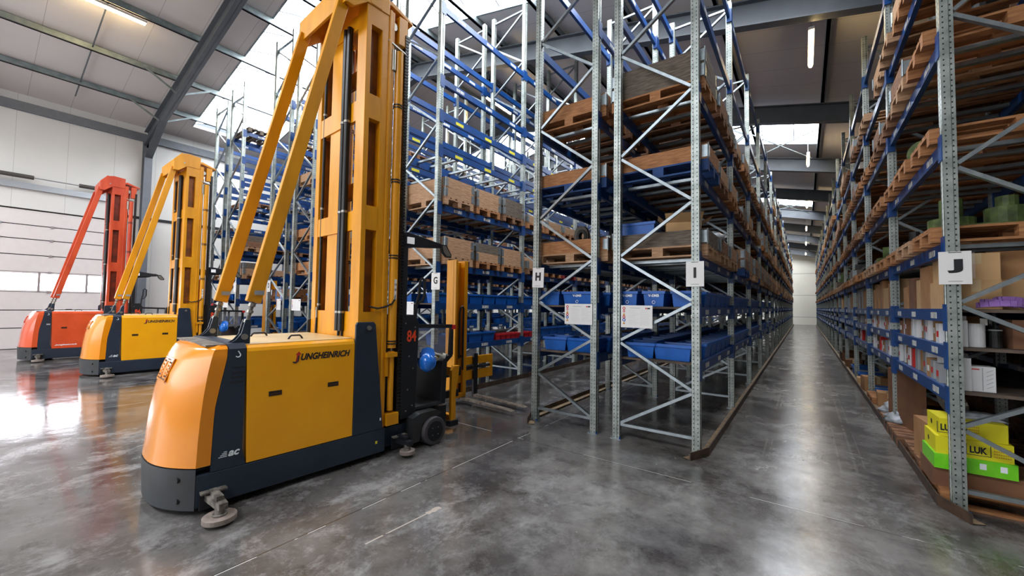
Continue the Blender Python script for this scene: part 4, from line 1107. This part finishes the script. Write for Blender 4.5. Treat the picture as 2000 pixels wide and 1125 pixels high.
    for (s_, z) in ((.57, .9), (1.112, .906)):
        if logo == 'old' and s_ < 1: pass
        g = MB().box(X(-.003), X(.002), s_ - .055, s_ + .055, z - .022, z + .022, 'black_rubber'); q = B('recessed_handle', g, cv)
        B('handle_lip', MB().box(X(-.0045), X(.001), s_ - .045, s_ + .055, z - .014, z + .006, 'dark_brown'), q)
    if logo == 'new':
        lg = fit_text('UNGHEINRICH', .50, 'ink_black', h=.066, bold=.0035, shear=.3)
        link('lettering', lg, cv, P(1.035, -.0015, 1.21), (R90, 0, R90))
        B('logo_mark', MB().prism([(.735, 1.165), (.765, 1.165), (.775, 1.235), (.79, 1.235), (.765, 1.265), (.735, 1.235), (.75, 1.235)], 0, X(-.0015), X(0), 'ink_red'), cv)
        B('logo_mark', MB().tube([P(.713, -.001, 1.168), P(.74, -.001, 1.160), P(.757, -.001, 1.175), P(.765, -.001, 1.225)], .007, 'ink_black', 6), cv)
    else:
        lg = fit_text('Jungheinrich', .42, 'ink_white', h=.045, bold=.003, shear=.3); link('lettering', lg, cv, P(.62, -.0015, .42), (R90, 0, R90))
    g = MB(); bx(g, .3, 1.36, .06, 1.14, .36, 1.35, deck_c); B('body_core', g)
    g = MB(); bx(g, .325, 1.338, .058, 1.142, 1.35, 1.362, deck_c); B('top_deck', g, bevel=.004)
    g = MB(); bx(g, .05, .195, .09, 1.11, 1.352, 1.366, 'dusty_metal'); B('top_grille', g)
    for (w, s0, s1) in ((.3, .78, .92), (.86, .62, .78)):
        g = MB().tube([P(s0, w, 1.36), P(s0 + .015, w, 1.385), P(s0 + .03, w, 1.398), P(s1 - .03, w, 1.398), P(s1 - .015, w, 1.385), P(s1, w, 1.36)], .009, 'black_paint', 8); B('deck_handle', g)
    # guide rollers
    def roller(s_, side, r, zc, arm_len, col):
        sg = 1 if side == 'R' else -1; w0 = 0 if side == 'R' else 1.2
        g = MB(); xo = lambda d: X(w0) + sg * d
        g.box(xo(.0), xo(.02), s_ - .08, s_ + .09, zc + .0, zc + .14, 'black_paint')
        g.box(xo(.0), xo(.06), s_ - .08, s_ + .1, zc + .13, zc + .145, 'dusty_metal')
        g.prism([(xo(.0), s_ - .05), (xo(arm_len), s_ - .03), (xo(arm_len + .05), s_ - .02), (xo(arm_len + .05), s_ + .04), (xo(0), s_ + .05)], 2, zc + .07, zc + .12, 'dusty_metal' if r > .1 else 'black_paint')
        g.box(xo(.02), xo(arm_len - .02), s_ - .02, s_ + .03, zc + .12, zc + .155, 'dusty_metal' if r > .1 else 'black_paint')
        g.cyl((xo(arm_len), s_, zc), (xo(arm_len), s_, zc + .08), .035, 'dusty_metal', 14)
        o = B('guide_roller_arm', g)
        g = MB().cyl((xo(arm_len), s_, zc - .02), (xo(arm_len), s_, zc + .02), r, col, 28).cyl((xo(arm_len), s_, zc + .02), (xo(arm_len), s_, zc + .035), r * .45, 'dusty_metal', 18)
        B('guide_roller', g, o, bevel=.004)
    roller(.11, 'R', .115, .045, .25, 'roller_tan'); roller(.11, 'L', .115, .045, .2, 'roller_tan')
    roller(1.9, 'R', .085, .06, .2, 'roller_tan'); roller(1.9, 'L', .085, .06, .15, 'roller_tan')
    # drive wheel seen under the rear, load wheels in front
    B('drive_wheel', MB().cyl(P(.35, .45, .17), P(.35, .75, .17), .17, 'tyre', 28))
    for side, w0, w1 in (('R', -.13, .1), ('L', 1.1, 1.33)):
        wh = B('load_wheel', MB().cyl(P(2.36, w0, .17), P(2.36, w1, .17), .17, 'tyre', 40), bevel=.012)
        f = w0 if side == 'R' else w1; o2 = -.004 if side == 'R' else .004
        h = B('wheel_hub', MB().cyl(P(2.36, f + o2, .17), P(2.36, (w0 + w1) / 2, .17), .12, 'wheel_hub', 32), wh)
        for k in range(4):
            q = math.pi / 4 + k * math.pi / 2
            B('hub_bolt', MB().cyl(P(2.36 + .06 * math.cos(q), f + 2 * o2, .17 + .06 * math.sin(q)), P(2.36 + .06 * math.cos(q), f, .17 + .06 * math.sin(q)), .006, 'steel', 8), h)
        g = MB(); wa, wb = (w0 + .05, w1 + .06) if side == 'R' else (w0 - .06, w1 - .05)
        g.prism([(2.06, .08), (2.06, .37), (2.16, .41), (2.42, .41), (2.5, .37), (2.44, .33), (2.3, .34), (2.2, .28), (2.16, .08)], 0, X(wb), X(wa), 'bumper_rubber')
        B('wheel_fender', g)
    g = MB(); bx(g, 2.06, 2.75, .12, 1.08, .1, .38, 'black_paint'); B('front_frame', g)
    # mast shield plates
    for side, w in (('R', -.004), ('L', 1.175)):
        g = MB().prism([(1.34, .325), (1.345, 1.5), (1.36, 1.53), (1.555, 1.53), (1.58, 1.5), (1.70, .36), (1.70, .325)], 0, X(w + .03), X(w), 'navy_paint')
        sh = B('mast_shield', g, bevel=.006)
        ww = w - .022 if side == 'R' else w + .03
        B('shield_knob', MB().cyl(P(1.492, ww, 1.465), P(1.492, ww + .024, 1.465), .024, 'steel', 20), sh)
        if side == 'R':
            B('warning_mark', MB().box(X(-.006), X(-.003), 1.66, 1.675, .42, .45, 'ink_white'), sh)
    B('caution_mark', MB().box(X(-.002), X(.0), 1.615, 1.64, .17, .2, 'sticker_yellow'))
    # outer mast
    zt = 5.2
    def ring_ties(zl):
        for z0, z1 in zl:
            for w in (.03, 1.08):
                bx(g, 1.44, 1.58, w, w + .12, z0, z1, mast_c)
            bx(g, 1.385, 1.43, .18, 1.12, z0 + (.08 if z0 > 2 else 0), z1 - .02, mast_c)
    g = MB()
    for w, sgn in ((.03, 1), (1.2 - .03, -1)):
        wi = w + sgn * .19; wc = w + sgn * (.19 if sgn > 0 else .10)
        bx(g, 1.38, 1.44, min(w, wc), max(w, wc), .3, zt, mast_c)
        w2 = w + sgn * .085; w3 = w + sgn * .11
        bx(g, 1.44, 1.58, min(w2, w3), max(w2, w3), .3, zt, 'mast_shade' if mast_c == 'yellow_mast' else 'orange_shade')
        bx(g, 1.575, 1.74, min(w, wi), max(w, wi), .3, zt, mast_c)
        w4 = w - sgn * .012
        bx(g, 1.665, 1.70, min(w4, w), max(w4, w), .5, zt, mast_c)
    outer = B('outer_mast', g, bevel=.006)
    for k, (z0, z1) in enumerate(((1.0, 1.64), (2.56, 2.83), (3.82, 4.1), (4.9, 5.12))):
        g = MB()
        for w in (.03, 1.05): bx(g, 1.43, 1.585, w, w + .12, z0 if k else .3, z1, mast_c)
        bx(g, 1.385, 1.425, .2, 1.1, z0, z1 - (.05 if k else 0), mast_c); B('mast_tie', g, outer)
    g = MB(); bx(g, 1.40, 1.47, .60, .84, 1.6, 5.1, mast_c); bx(g, 1.47, 1.5, .56, .62, 1.6, 5.1, mast_c); B('mast_column', g, outer)
    g = MB()
    for w in (.26, .88): bx(g, 1.52, 1.70, w, w + .06, .5, 5.05, mast_c); bx(g, 1.52, 1.56, w - .04, w + .1, .5, 5.05, mast_c)
    for z in (1.4, 3.0, 4.4): bx(g, 1.56, 1.60, .3, .9, z, z + .2, mast_c)
    g.names = [('mast_shade' if mast_c == 'yellow_mast' else 'orange_shade')]
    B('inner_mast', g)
    for w in (.36, .44, 1.0):
        r = .034 if w < .9 else .018
        h = B('hydraulic_hose', MB().cyl(P(1.36 if w < .9 else 1.40, w, 1.42), P(1.36 if w < .9 else 1.40, w, 4.95), r, 'black_rubber', 12))
        for z in ((1.62, 2.77, 3.82) if w < .9 else (1.7, 2.9, 4.1)):
            B('hose_clamp', MB().cyl(P(1.36 if w < .9 else 1.40, w, z), P(1.36 if w < .9 else 1.40, w, z + .025), r + .006, 'steel', 12), h)
        B('hose_fitting', MB().cyl(P(1.375, w, 1.55), P(1.375, w, 1.68), .014, 'steel', 10).cyl(P(1.37, w, 1.36), P(1.375, w, 1.55), .013, 'black_rubber', 8), h)
    # lift cylinder, chain and energy chain on the right side (and left)
    for w in (.04, 1.16):
        cy = B('lift_cylinder', MB().cyl(P(1.815, w, .5), P(1.815, w, 1.18), .034, mast_c, 20).cyl(P(1.815, w, 1.22), P(1.815, w, 4.75), .05, mast_c, 24).cyl(P(1.815, w, 1.1), P(1.815, w, 1.25), .012, 'steel', 8))
        for z in (1.27, 2.27, 3.17, 4.07): 
            for dz in (0, .03): B('cylinder_clamp', MB().ring(P(1.815, w, z + dz), (0, 0, 1), .057, .05, .014, 'black_rubber', 24), cy)
        B('cylinder_bracket', MB().box(X(w + .06), X(w - .06), 1.72, 1.86, 1.12, 1.17, mast_c).box(X(w + .05), X(w - .03), 1.73, 1.76, .9, 1.12, mast_c), cy)
        B('cylinder_foot', MB().box(X(w + .06), X(w - .055), 1.74, 1.9, .34, .47, mast_c), cy)
        if w < .6:
            B('capacity_label', MB().box(X(w - .0525), X(w - .0505), 1.80, 1.83, 1.78, 2.02, 'white_sheet'), cy)
            for z in (1.96, 1.9): B('pictogram', MB().ring(P(1.815, w - .0535, z), (1, 0, 0), .013, .009, .002, 'ink_black', 12), cy)
            B('pictogram', MB().box(X(w - .054), X(w - .0525), 1.812, 1.818, 1.80, 1.84, 'ink_black'), cy)
    ch = MB().box(X(.075), X(.05), 1.745, 1.752, .5, 4.9, 'dark_brown'); B('lift_chain', ch)
    g = MB(); z = .42
    while z < 5.0: bx(g, 1.89, 1.94, .02, .10, z, z + .028, 'black_rubber'); z += .038
    bx(g, 1.895, 1.925, .03, .09, .42, 5.0, 'black_rubber'); B('energy_chain', g)
    B('side_hose', MB().tube([P(1.50, .02, 1.70), P(1.6, .0, 1.68), P(1.70, .0, 1.70), P(1.78, .0, 1.735), P(1.81, -.01, 1.79)], .011, 'black_rubber', 8).cyl(P(1.81, -.01, 1.78), P(1.81, .0, 1.83), .013, 'steel', 8))
    # head piece joining the stays and the mast
    g = MB()
    prof = [(1.13, 4.98), (1.13, 5.24), (1.28, 5.42), (1.40, 5.45), (1.66, 5.42), (1.66, 5.12), (1.38, 5.12), (1.22, 4.98)]
    g.prism(prof, 0, X(1.17), X(1.11), mast_c).prism(prof, 0, X(.07), X(.02), mast_c)
    g.prism([(1.12, 4.98), (1.12, 5.25), (1.27, 5.44), (1.29, 5.42), (1.15, 5.24), (1.15, 4.98)], 0, X(1.17), X(.03), mast_c)
    g.prism([(1.28, 5.43), (1.66, 5.42), (1.66, 5.40), (1.28, 5.41)], 0, X(1.17), X(.03), mast_c)
    hd = B('mast_head', g, bevel=.005)
    B('head_bolt', MB().cyl(P(1.33, .015, 5.2), P(1.33, .02, 5.2), .018, 'steel', 12), hd)
    B('identification_plate', MB().box(X(.02), X(.016), 1.42, 1.56, 5.13, 5.33, mast_c), hd)
    g = MB().prism([(1.62, 5.28), (1.70, 5.33), (2.0, 5.22), (2.0, 5.19), (1.70, 5.27), (1.62, 5.26)], 0, X(1.15), X(.04), mast_c)
    bx(g, 1.80, 1.92, .03, .16, 4.86, 5.2, mast_c); bx(g, 1.80, 1.92, 1.04, 1.17, 4.86, 5.2, mast_c); B('top_plate', g, bevel=.004)
    B('guide_bracket', MB().prism([(1.66, 4.84), (1.9, 4.78), (1.9, 4.765), (1.66, 4.82)], 0, X(.17), X(.02), 'steel'))
    B('pulley', MB().cyl(P(1.74, .05, 5.05), P(1.74, .11, 5.05), .05, 'steel', 20)); B('accumulator', MB().cyl(P(1.74, .04, 4.5), P(1.74, .04, 4.75), .028, 'steel', 14).cyl(P(1.74, .04, 4.42), P(1.74, .04, 4.5), .012, 'steel', 10))
    B('chain_rod', MB().cyl(P(1.745, .06, 3.8), P(1.745, .06, 4.9), .010, 'black_rubber', 8))
    # stays
    for w in (.115, 1.085):
        g = MB()
        for dw in (-.035, .035):
            g.prism([(.20, 1.362), (.37, 1.362), (.37, 1.43), (.375, 1.56), (.36, 1.575), (.33, 1.575), (.30, 1.45), (.26, 1.40)], 0, X(w + dw + .008), X(w + dw - .008), 'navy_paint')
        bk = B('stay_bracket', g)
        B('stay_pin', MB().cyl(P(.325, w - .055, 1.425), P(.325, w + .055, 1.425), .026, 'steel', 18), bk)
        p0, p1 = Vector(P(.325, w, 1.43)), Vector(P(1.15, w, 5.06)); d = (p1 - p0).normalized()
        tb = B('turnbuckle', MB().cyl(p0, p0 + d * .32, .017, 'dusty_metal', 12).cyl(p0 + d * .12, p0 + d * .15, .028, 'steel', 8).cyl(p0 + d * .21, p0 + d * .235, .028, 'steel', 8).cyl(p0 + d * .27, p0 + d * .30, .03, 'steel', 8))
        B('stay', MB().beam(p0 + d * .31, p1, .065, .12, mast_c, up=(0, -d.z, d.y)), bevel=.008)
        B('stay_label', MB().box(X(w - .0445), X(w - .0430), .39, .47, 1.80, 1.84, 'box_grey'))
    # driver's cabin
    for side, w in (('R', .03), ('L', 1.13)):
        g = MB().prism([(1.95, .36), (1.95, 1.58), (2.02, 1.60), (2.13, 1.60), (2.2, 1.5), (2.17, .40), (2.13, .36)], 0, X(w + .05), X(w), 'black_paint')
        po = B('cabin_post', g, bevel=.006)
        if side == 'R':
            link('number', fit_text(num, .135, 'number_red', h=.14, bold=.002), po, P(2.09, w - .002, 1.345), (R90, 0, R90))
            for (s_, z) in ((2.0, 1.5), (2.14, 1.45), (2.06, 1.1), (2.12, .95), (2.05, .7), (2.12, .5), (2.03, .45)): B('rivet', MB().cyl(P(s_, w - .003, z), P(s_, w, z), .009, 'steel', 10), po)
            B('grab_handle', MB().tube([P(2.16, w + .03, 1.55), P(2.17, w + .02, 1.75), P(2.19, w, 1.85), P(2.2, w, 2.03), P(2.23, w, 2.06), P(2.27, w, 2.03), P(2.27, w, 1.85), P(2.24, w, 1.78), P(2.18, w + .02, 1.74)], .018, 'black_paint', 8), po)
        g = MB(); bx(g, 1.94, 2.01, w, w + .05, 1.58, 2.58, 'black_paint')
        g.prism([(1.94, 2.42), (1.94, 2.60), (2.0, 2.61), (2.53, 2.53), (2.56, 2.50), (2.5, 2.47)], 0, X(w + .05), X(w), 'black_paint')
        ug = B('overhead_guard', g, bevel=.004)
        if side == 'R':
            B('work_lamp', MB().box(X(w), X(w - .012), 1.99, 2.09, 2.47, 2.55, 'head_glow'), ug)
            mi = B('mirror', MB().prism([(2.50, 2.52), (2.60, 2.52), (2.69, 2.40), (2.68, 2.36), (2.60, 2.36), (2.53, 2.42)], 0, X(w + .01), X(w - .02), 'black_paint'), ug)
            B('mirror_glass', MB().prism([(2.53, 2.505), (2.59, 2.505), (2.67, 2.40), (2.665, 2.375), (2.605, 2.375), (2.55, 2.425)], 0, X(w - .021), X(w - .0225), 'steel'), mi)
    g = MB(); bx(g, 1.96, 2.5, .08, 1.13, 2.52, 2.55, 'black_paint'); B('cabin_roof', g)
    g = MB(); bx(g, 2.0, 2.66, .06, 1.14, .42, .46, 'bumper_rubber'); B('cabin_floor', g, bevel=.005)
    g = MB().prism([(2.60, .44), (2.615, .98), (2.68, 1.04), (2.76, 1.06), (2.80, 1.04), (2.70, .96), (2.68, .42)], 0, X(1.14), X(.06), 'black_paint'); B('cabin_front', g, bevel=.006)
    for w in (.06, 1.10): B('screen_frame', MB().prism([(2.74, 1.05), (2.755, 1.42), (2.80, 1.42), (2.80, 1.05)], 0, X(w + .04), X(w), 'black_paint'))
    g = MB().box(X(1.1), X(.1), 1.98, 2.02, .46, 1.6, 'black_paint'); B('cabin_rear_wall', g)
    g = MB().box(X(1.0), X(.2), 2.42, 2.62, .96, 1.02, 'black_paint').cyl(P(2.5, .35, 1.02), P(2.5, .35, 1.09), .03, 'black_paint', 12).box(X(.75), X(.55), 2.46, 2.56, 1.02, 1.16, 'black_paint'); B('control_console', g, bevel=.005)
    B('windscreen', MB().box(X(1.08), X(.10), 2.765, 2.77, 1.06, 1.42, 'clear_screen').box(X(.104), X(.10), 2.2, 2.76, 1.05, 1.40, 'clear_screen'))
    sb = B('side_bar', MB().beam(P(2.2, .06, 1.46), P(2.76, .06, 1.44), .035, .05, 'black_paint'))
    B('bar_end_cap', MB().box(X(.085), X(.03), 2.76, 2.82, 1.40, 1.46, 'red_plastic'), sb)
    # traverse frame and swivel fork head
    g = MB()
    for w in (.14, 1.02):
        g.prism([(2.86, .12), (2.86, .82), (2.9, .88), (3.0, .88), (2.98, .7), (2.94, .5), (2.95, .1), (2.9, .06)], 0, X(w + .05), X(w), mast_c)
    bx(g, 2.72, 2.86, .3, .9, .3, .42, mast_c); bx(g, 2.88, 2.96, .18, 1.04, .1, .2, mast_c); bx(g, 2.88, 2.96, .18, 1.04, .74, .86, mast_c)
    bx(g, 2.82, 2.98, .12, .2, .06, .14, 'black_paint'); B('traverse_frame', g, bevel=.006)
    g = MB()
    bx(g, 2.96, 3.75, .9, 1.06, .55, .70, 'black_paint'); bx(g, 2.96, 3.75, .95, 1.02, .2, .32, 'black_paint'); B('swivel_arm', g, bevel=.006)
    am = MB()
    bx(am, 3.74, 3.82, 1.10, 1.30, .12, 2.5, mast_c); bx(am, 3.98, 4.06, 1.10, 1.30, .12, 2.5, mast_c); bx(am, 3.82, 3.98, 1.22, 1.26, .12, 2.48, mast_c)
    bx(am, 3.74, 3.765, 1.06, 1.14, .12, 2.5, mast_c)
    bx(am, 3.74, 4.06, 1.10, 1.30, .12, .2, mast_c); am_ = B('auxiliary_mast', am, bevel=.005)
    B('mast_hose', MB().tube([P(3.86, 1.08, .8), P(3.86, 1.08, 1.6), P(3.88, 1.08, 1.68), P(3.92, 1.08, 1.70), P(3.95, 1.08, 1.66), P(3.95, 1.08, .6)], .018, 'black_rubber', 8), am_)
    g = MB()
    bx(g, 3.94, 4.86, 1.20, 1.235, .64, .79, mast_c); bx(g, 3.94, 4.86, 1.20, 1.235, .37, .54, mast_c); bx(g, 3.94, 4.1, 1.20, 1.235, .5, .68, mast_c); bx(g, 4.78, 4.86, 1.20, 1.235, .5, .68, mast_c); bx(g, 3.9, 4.0, 1.15, 1.26, .36, .8, mast_c)
    ca = B('fork_carriage', g, bevel=.006)
    B('carriage_cylinder', MB().cyl(P(4.1, 1.215, .59), P(4.78, 1.215, .59), .028, 'black_rubber', 12).cyl(P(4.45, 1.215, .59), P(4.7, 1.215, .59), .018, 'steel', 10), ca)
    B('carriage_bar', MB().box(X(1.25), X(1.235), 4.1, 4.8, .52, .54, 'dark_brown'), ca)
    if arm:
        for s_ in (3.97, 4.30):
            g = MB(); bx(g, s_, s_ + .1, 1.15, 1.19, .07, .84, 'black_paint')
            g.prism([(X(1.19), .07), (X(1.19), .11), (X(.1), .085), (X(-.02), .07)], 1, s_, s_ + .1, 'fork_steel')
            B('fork', g, ca)
    return t
t84 = truck((-3.98, 1.163), 3.5, '84', 'yellow_paint', 'yellow_mast', 'yellow_hood', 'deck_sheen', 'large yellow narrow-aisle forklift numbered 84 in the foreground', 'new')
t85 = truck((-12.63, 1.832), 1.2, '85', 'yellow_paint', 'yellow_mast', 'yellow_hood', 'deck_sheen', 'yellow narrow-aisle forklift numbered 85, middle one of the three', 'new', arm=False)
t86 = truck((-16.87, 1.145), 1.7, '86', 'orange_paint', 'orange_mast', 'orange_hood', 'orange_deck_sheen', 'orange narrow-aisle forklift numbered 86 beside the garage door', 'old', arm=False)

# things left on the trucks
def local(t, s_, w, z):
    a = -t.rotation_euler.z
    lx, ly = .6 - w, s_
    return (t.location.x + lx * math.cos(a) + ly * math.sin(a), t.location.y - lx * math.sin(a) + ly * math.cos(a), z)
def helmet(loc, rot, label):
    g = MB(); R_, n, m_ = .112, 24, 8; vs = []; fs = []
    for i in range(m_ + 1):
        th = math.pi / 2 * i / m_
        for k in range(n):
            a = 2 * math.pi * k / n
            ridge = 1 + .05 * max(0, math.cos(2 * a)) ** 6 * math.sin(th)
            vs.append((R_ * .86 * math.cos(th) * math.cos(a), R_ * 1.08 * math.cos(th) * math.sin(a), R_ * 1.05 * math.sin(th) * ridge))
    for i in range(m_):
        for k in range(n): fs.append((i * n + k, i * n + (k + 1) % n, (i + 1) * n + (k + 1) % n, (i + 1) * n + k))
    fs.append(tuple(range(n))[::-1]); g.add(vs, fs, 'helmet_blue')
    o = g.build('hard_hat', None, loc, smooth=True); o.rotation_euler = rot; tag(o, label, 'helmet')
    MB().prism([(-.1, .08), (-.07, .17), (0, .195), (.07, .17), (.1, .08), (.0, .1)], 2, -.006, .004, 'helmet_blue').build('brim', o)
    MB().ring((0, 0, .006), (0, 0, 1), .112, .1, .014, 'helmet_blue', 24).build('rim', o)
helmet(local(t84, 2.33, .02, 1.0), (1.3, 0, .7), 'blue hard hat hanging at the cab side of the big foreground forklift')
helmet(local(t85, 2.33, .02, 1.0), (1.3, 0, .7), 'smaller blue hard hat in the cab of the middle forklift')
def glove(loc, rz, m, label):
    g = MB(); g.prism([(-.04, -.06), (.04, -.06), (.048, .0), (.045, .03), (-.045, .03), (-.048, 0)], 2, 0, .022, m)
    for i, (x, l) in enumerate(((-.034, .06), (-.011, .075), (.012, .07), (.034, .055))):
        g.tube([(x, .02, .011), (x, .03 + l * .5, .02), (x * 1.1, .03 + l, .004)], .0105, m, 8)
    g.tube([(-.04, -.03, .011), (-.075, .0, .012), (-.085, .03, .008)], .011, m, 8)
    g.cyl((0, -.06, .011), (0, -.1, .012), .035, 'glove_grey', 12)
    o = g.build('work_glove', None, loc); o.rotation_euler = (.25, .15, rz); tag(o, label, 'glove', None)
glove(local(t84, 2.56, .14, 1.03), .8, 'glove_yellow', 'yellow work glove lying on the cab console of truck 84')
glove(local(t84, 2.58, .11, 1.06), 2.3, 'glove_grey', 'grey work glove draped beside the yellow one on truck 84')
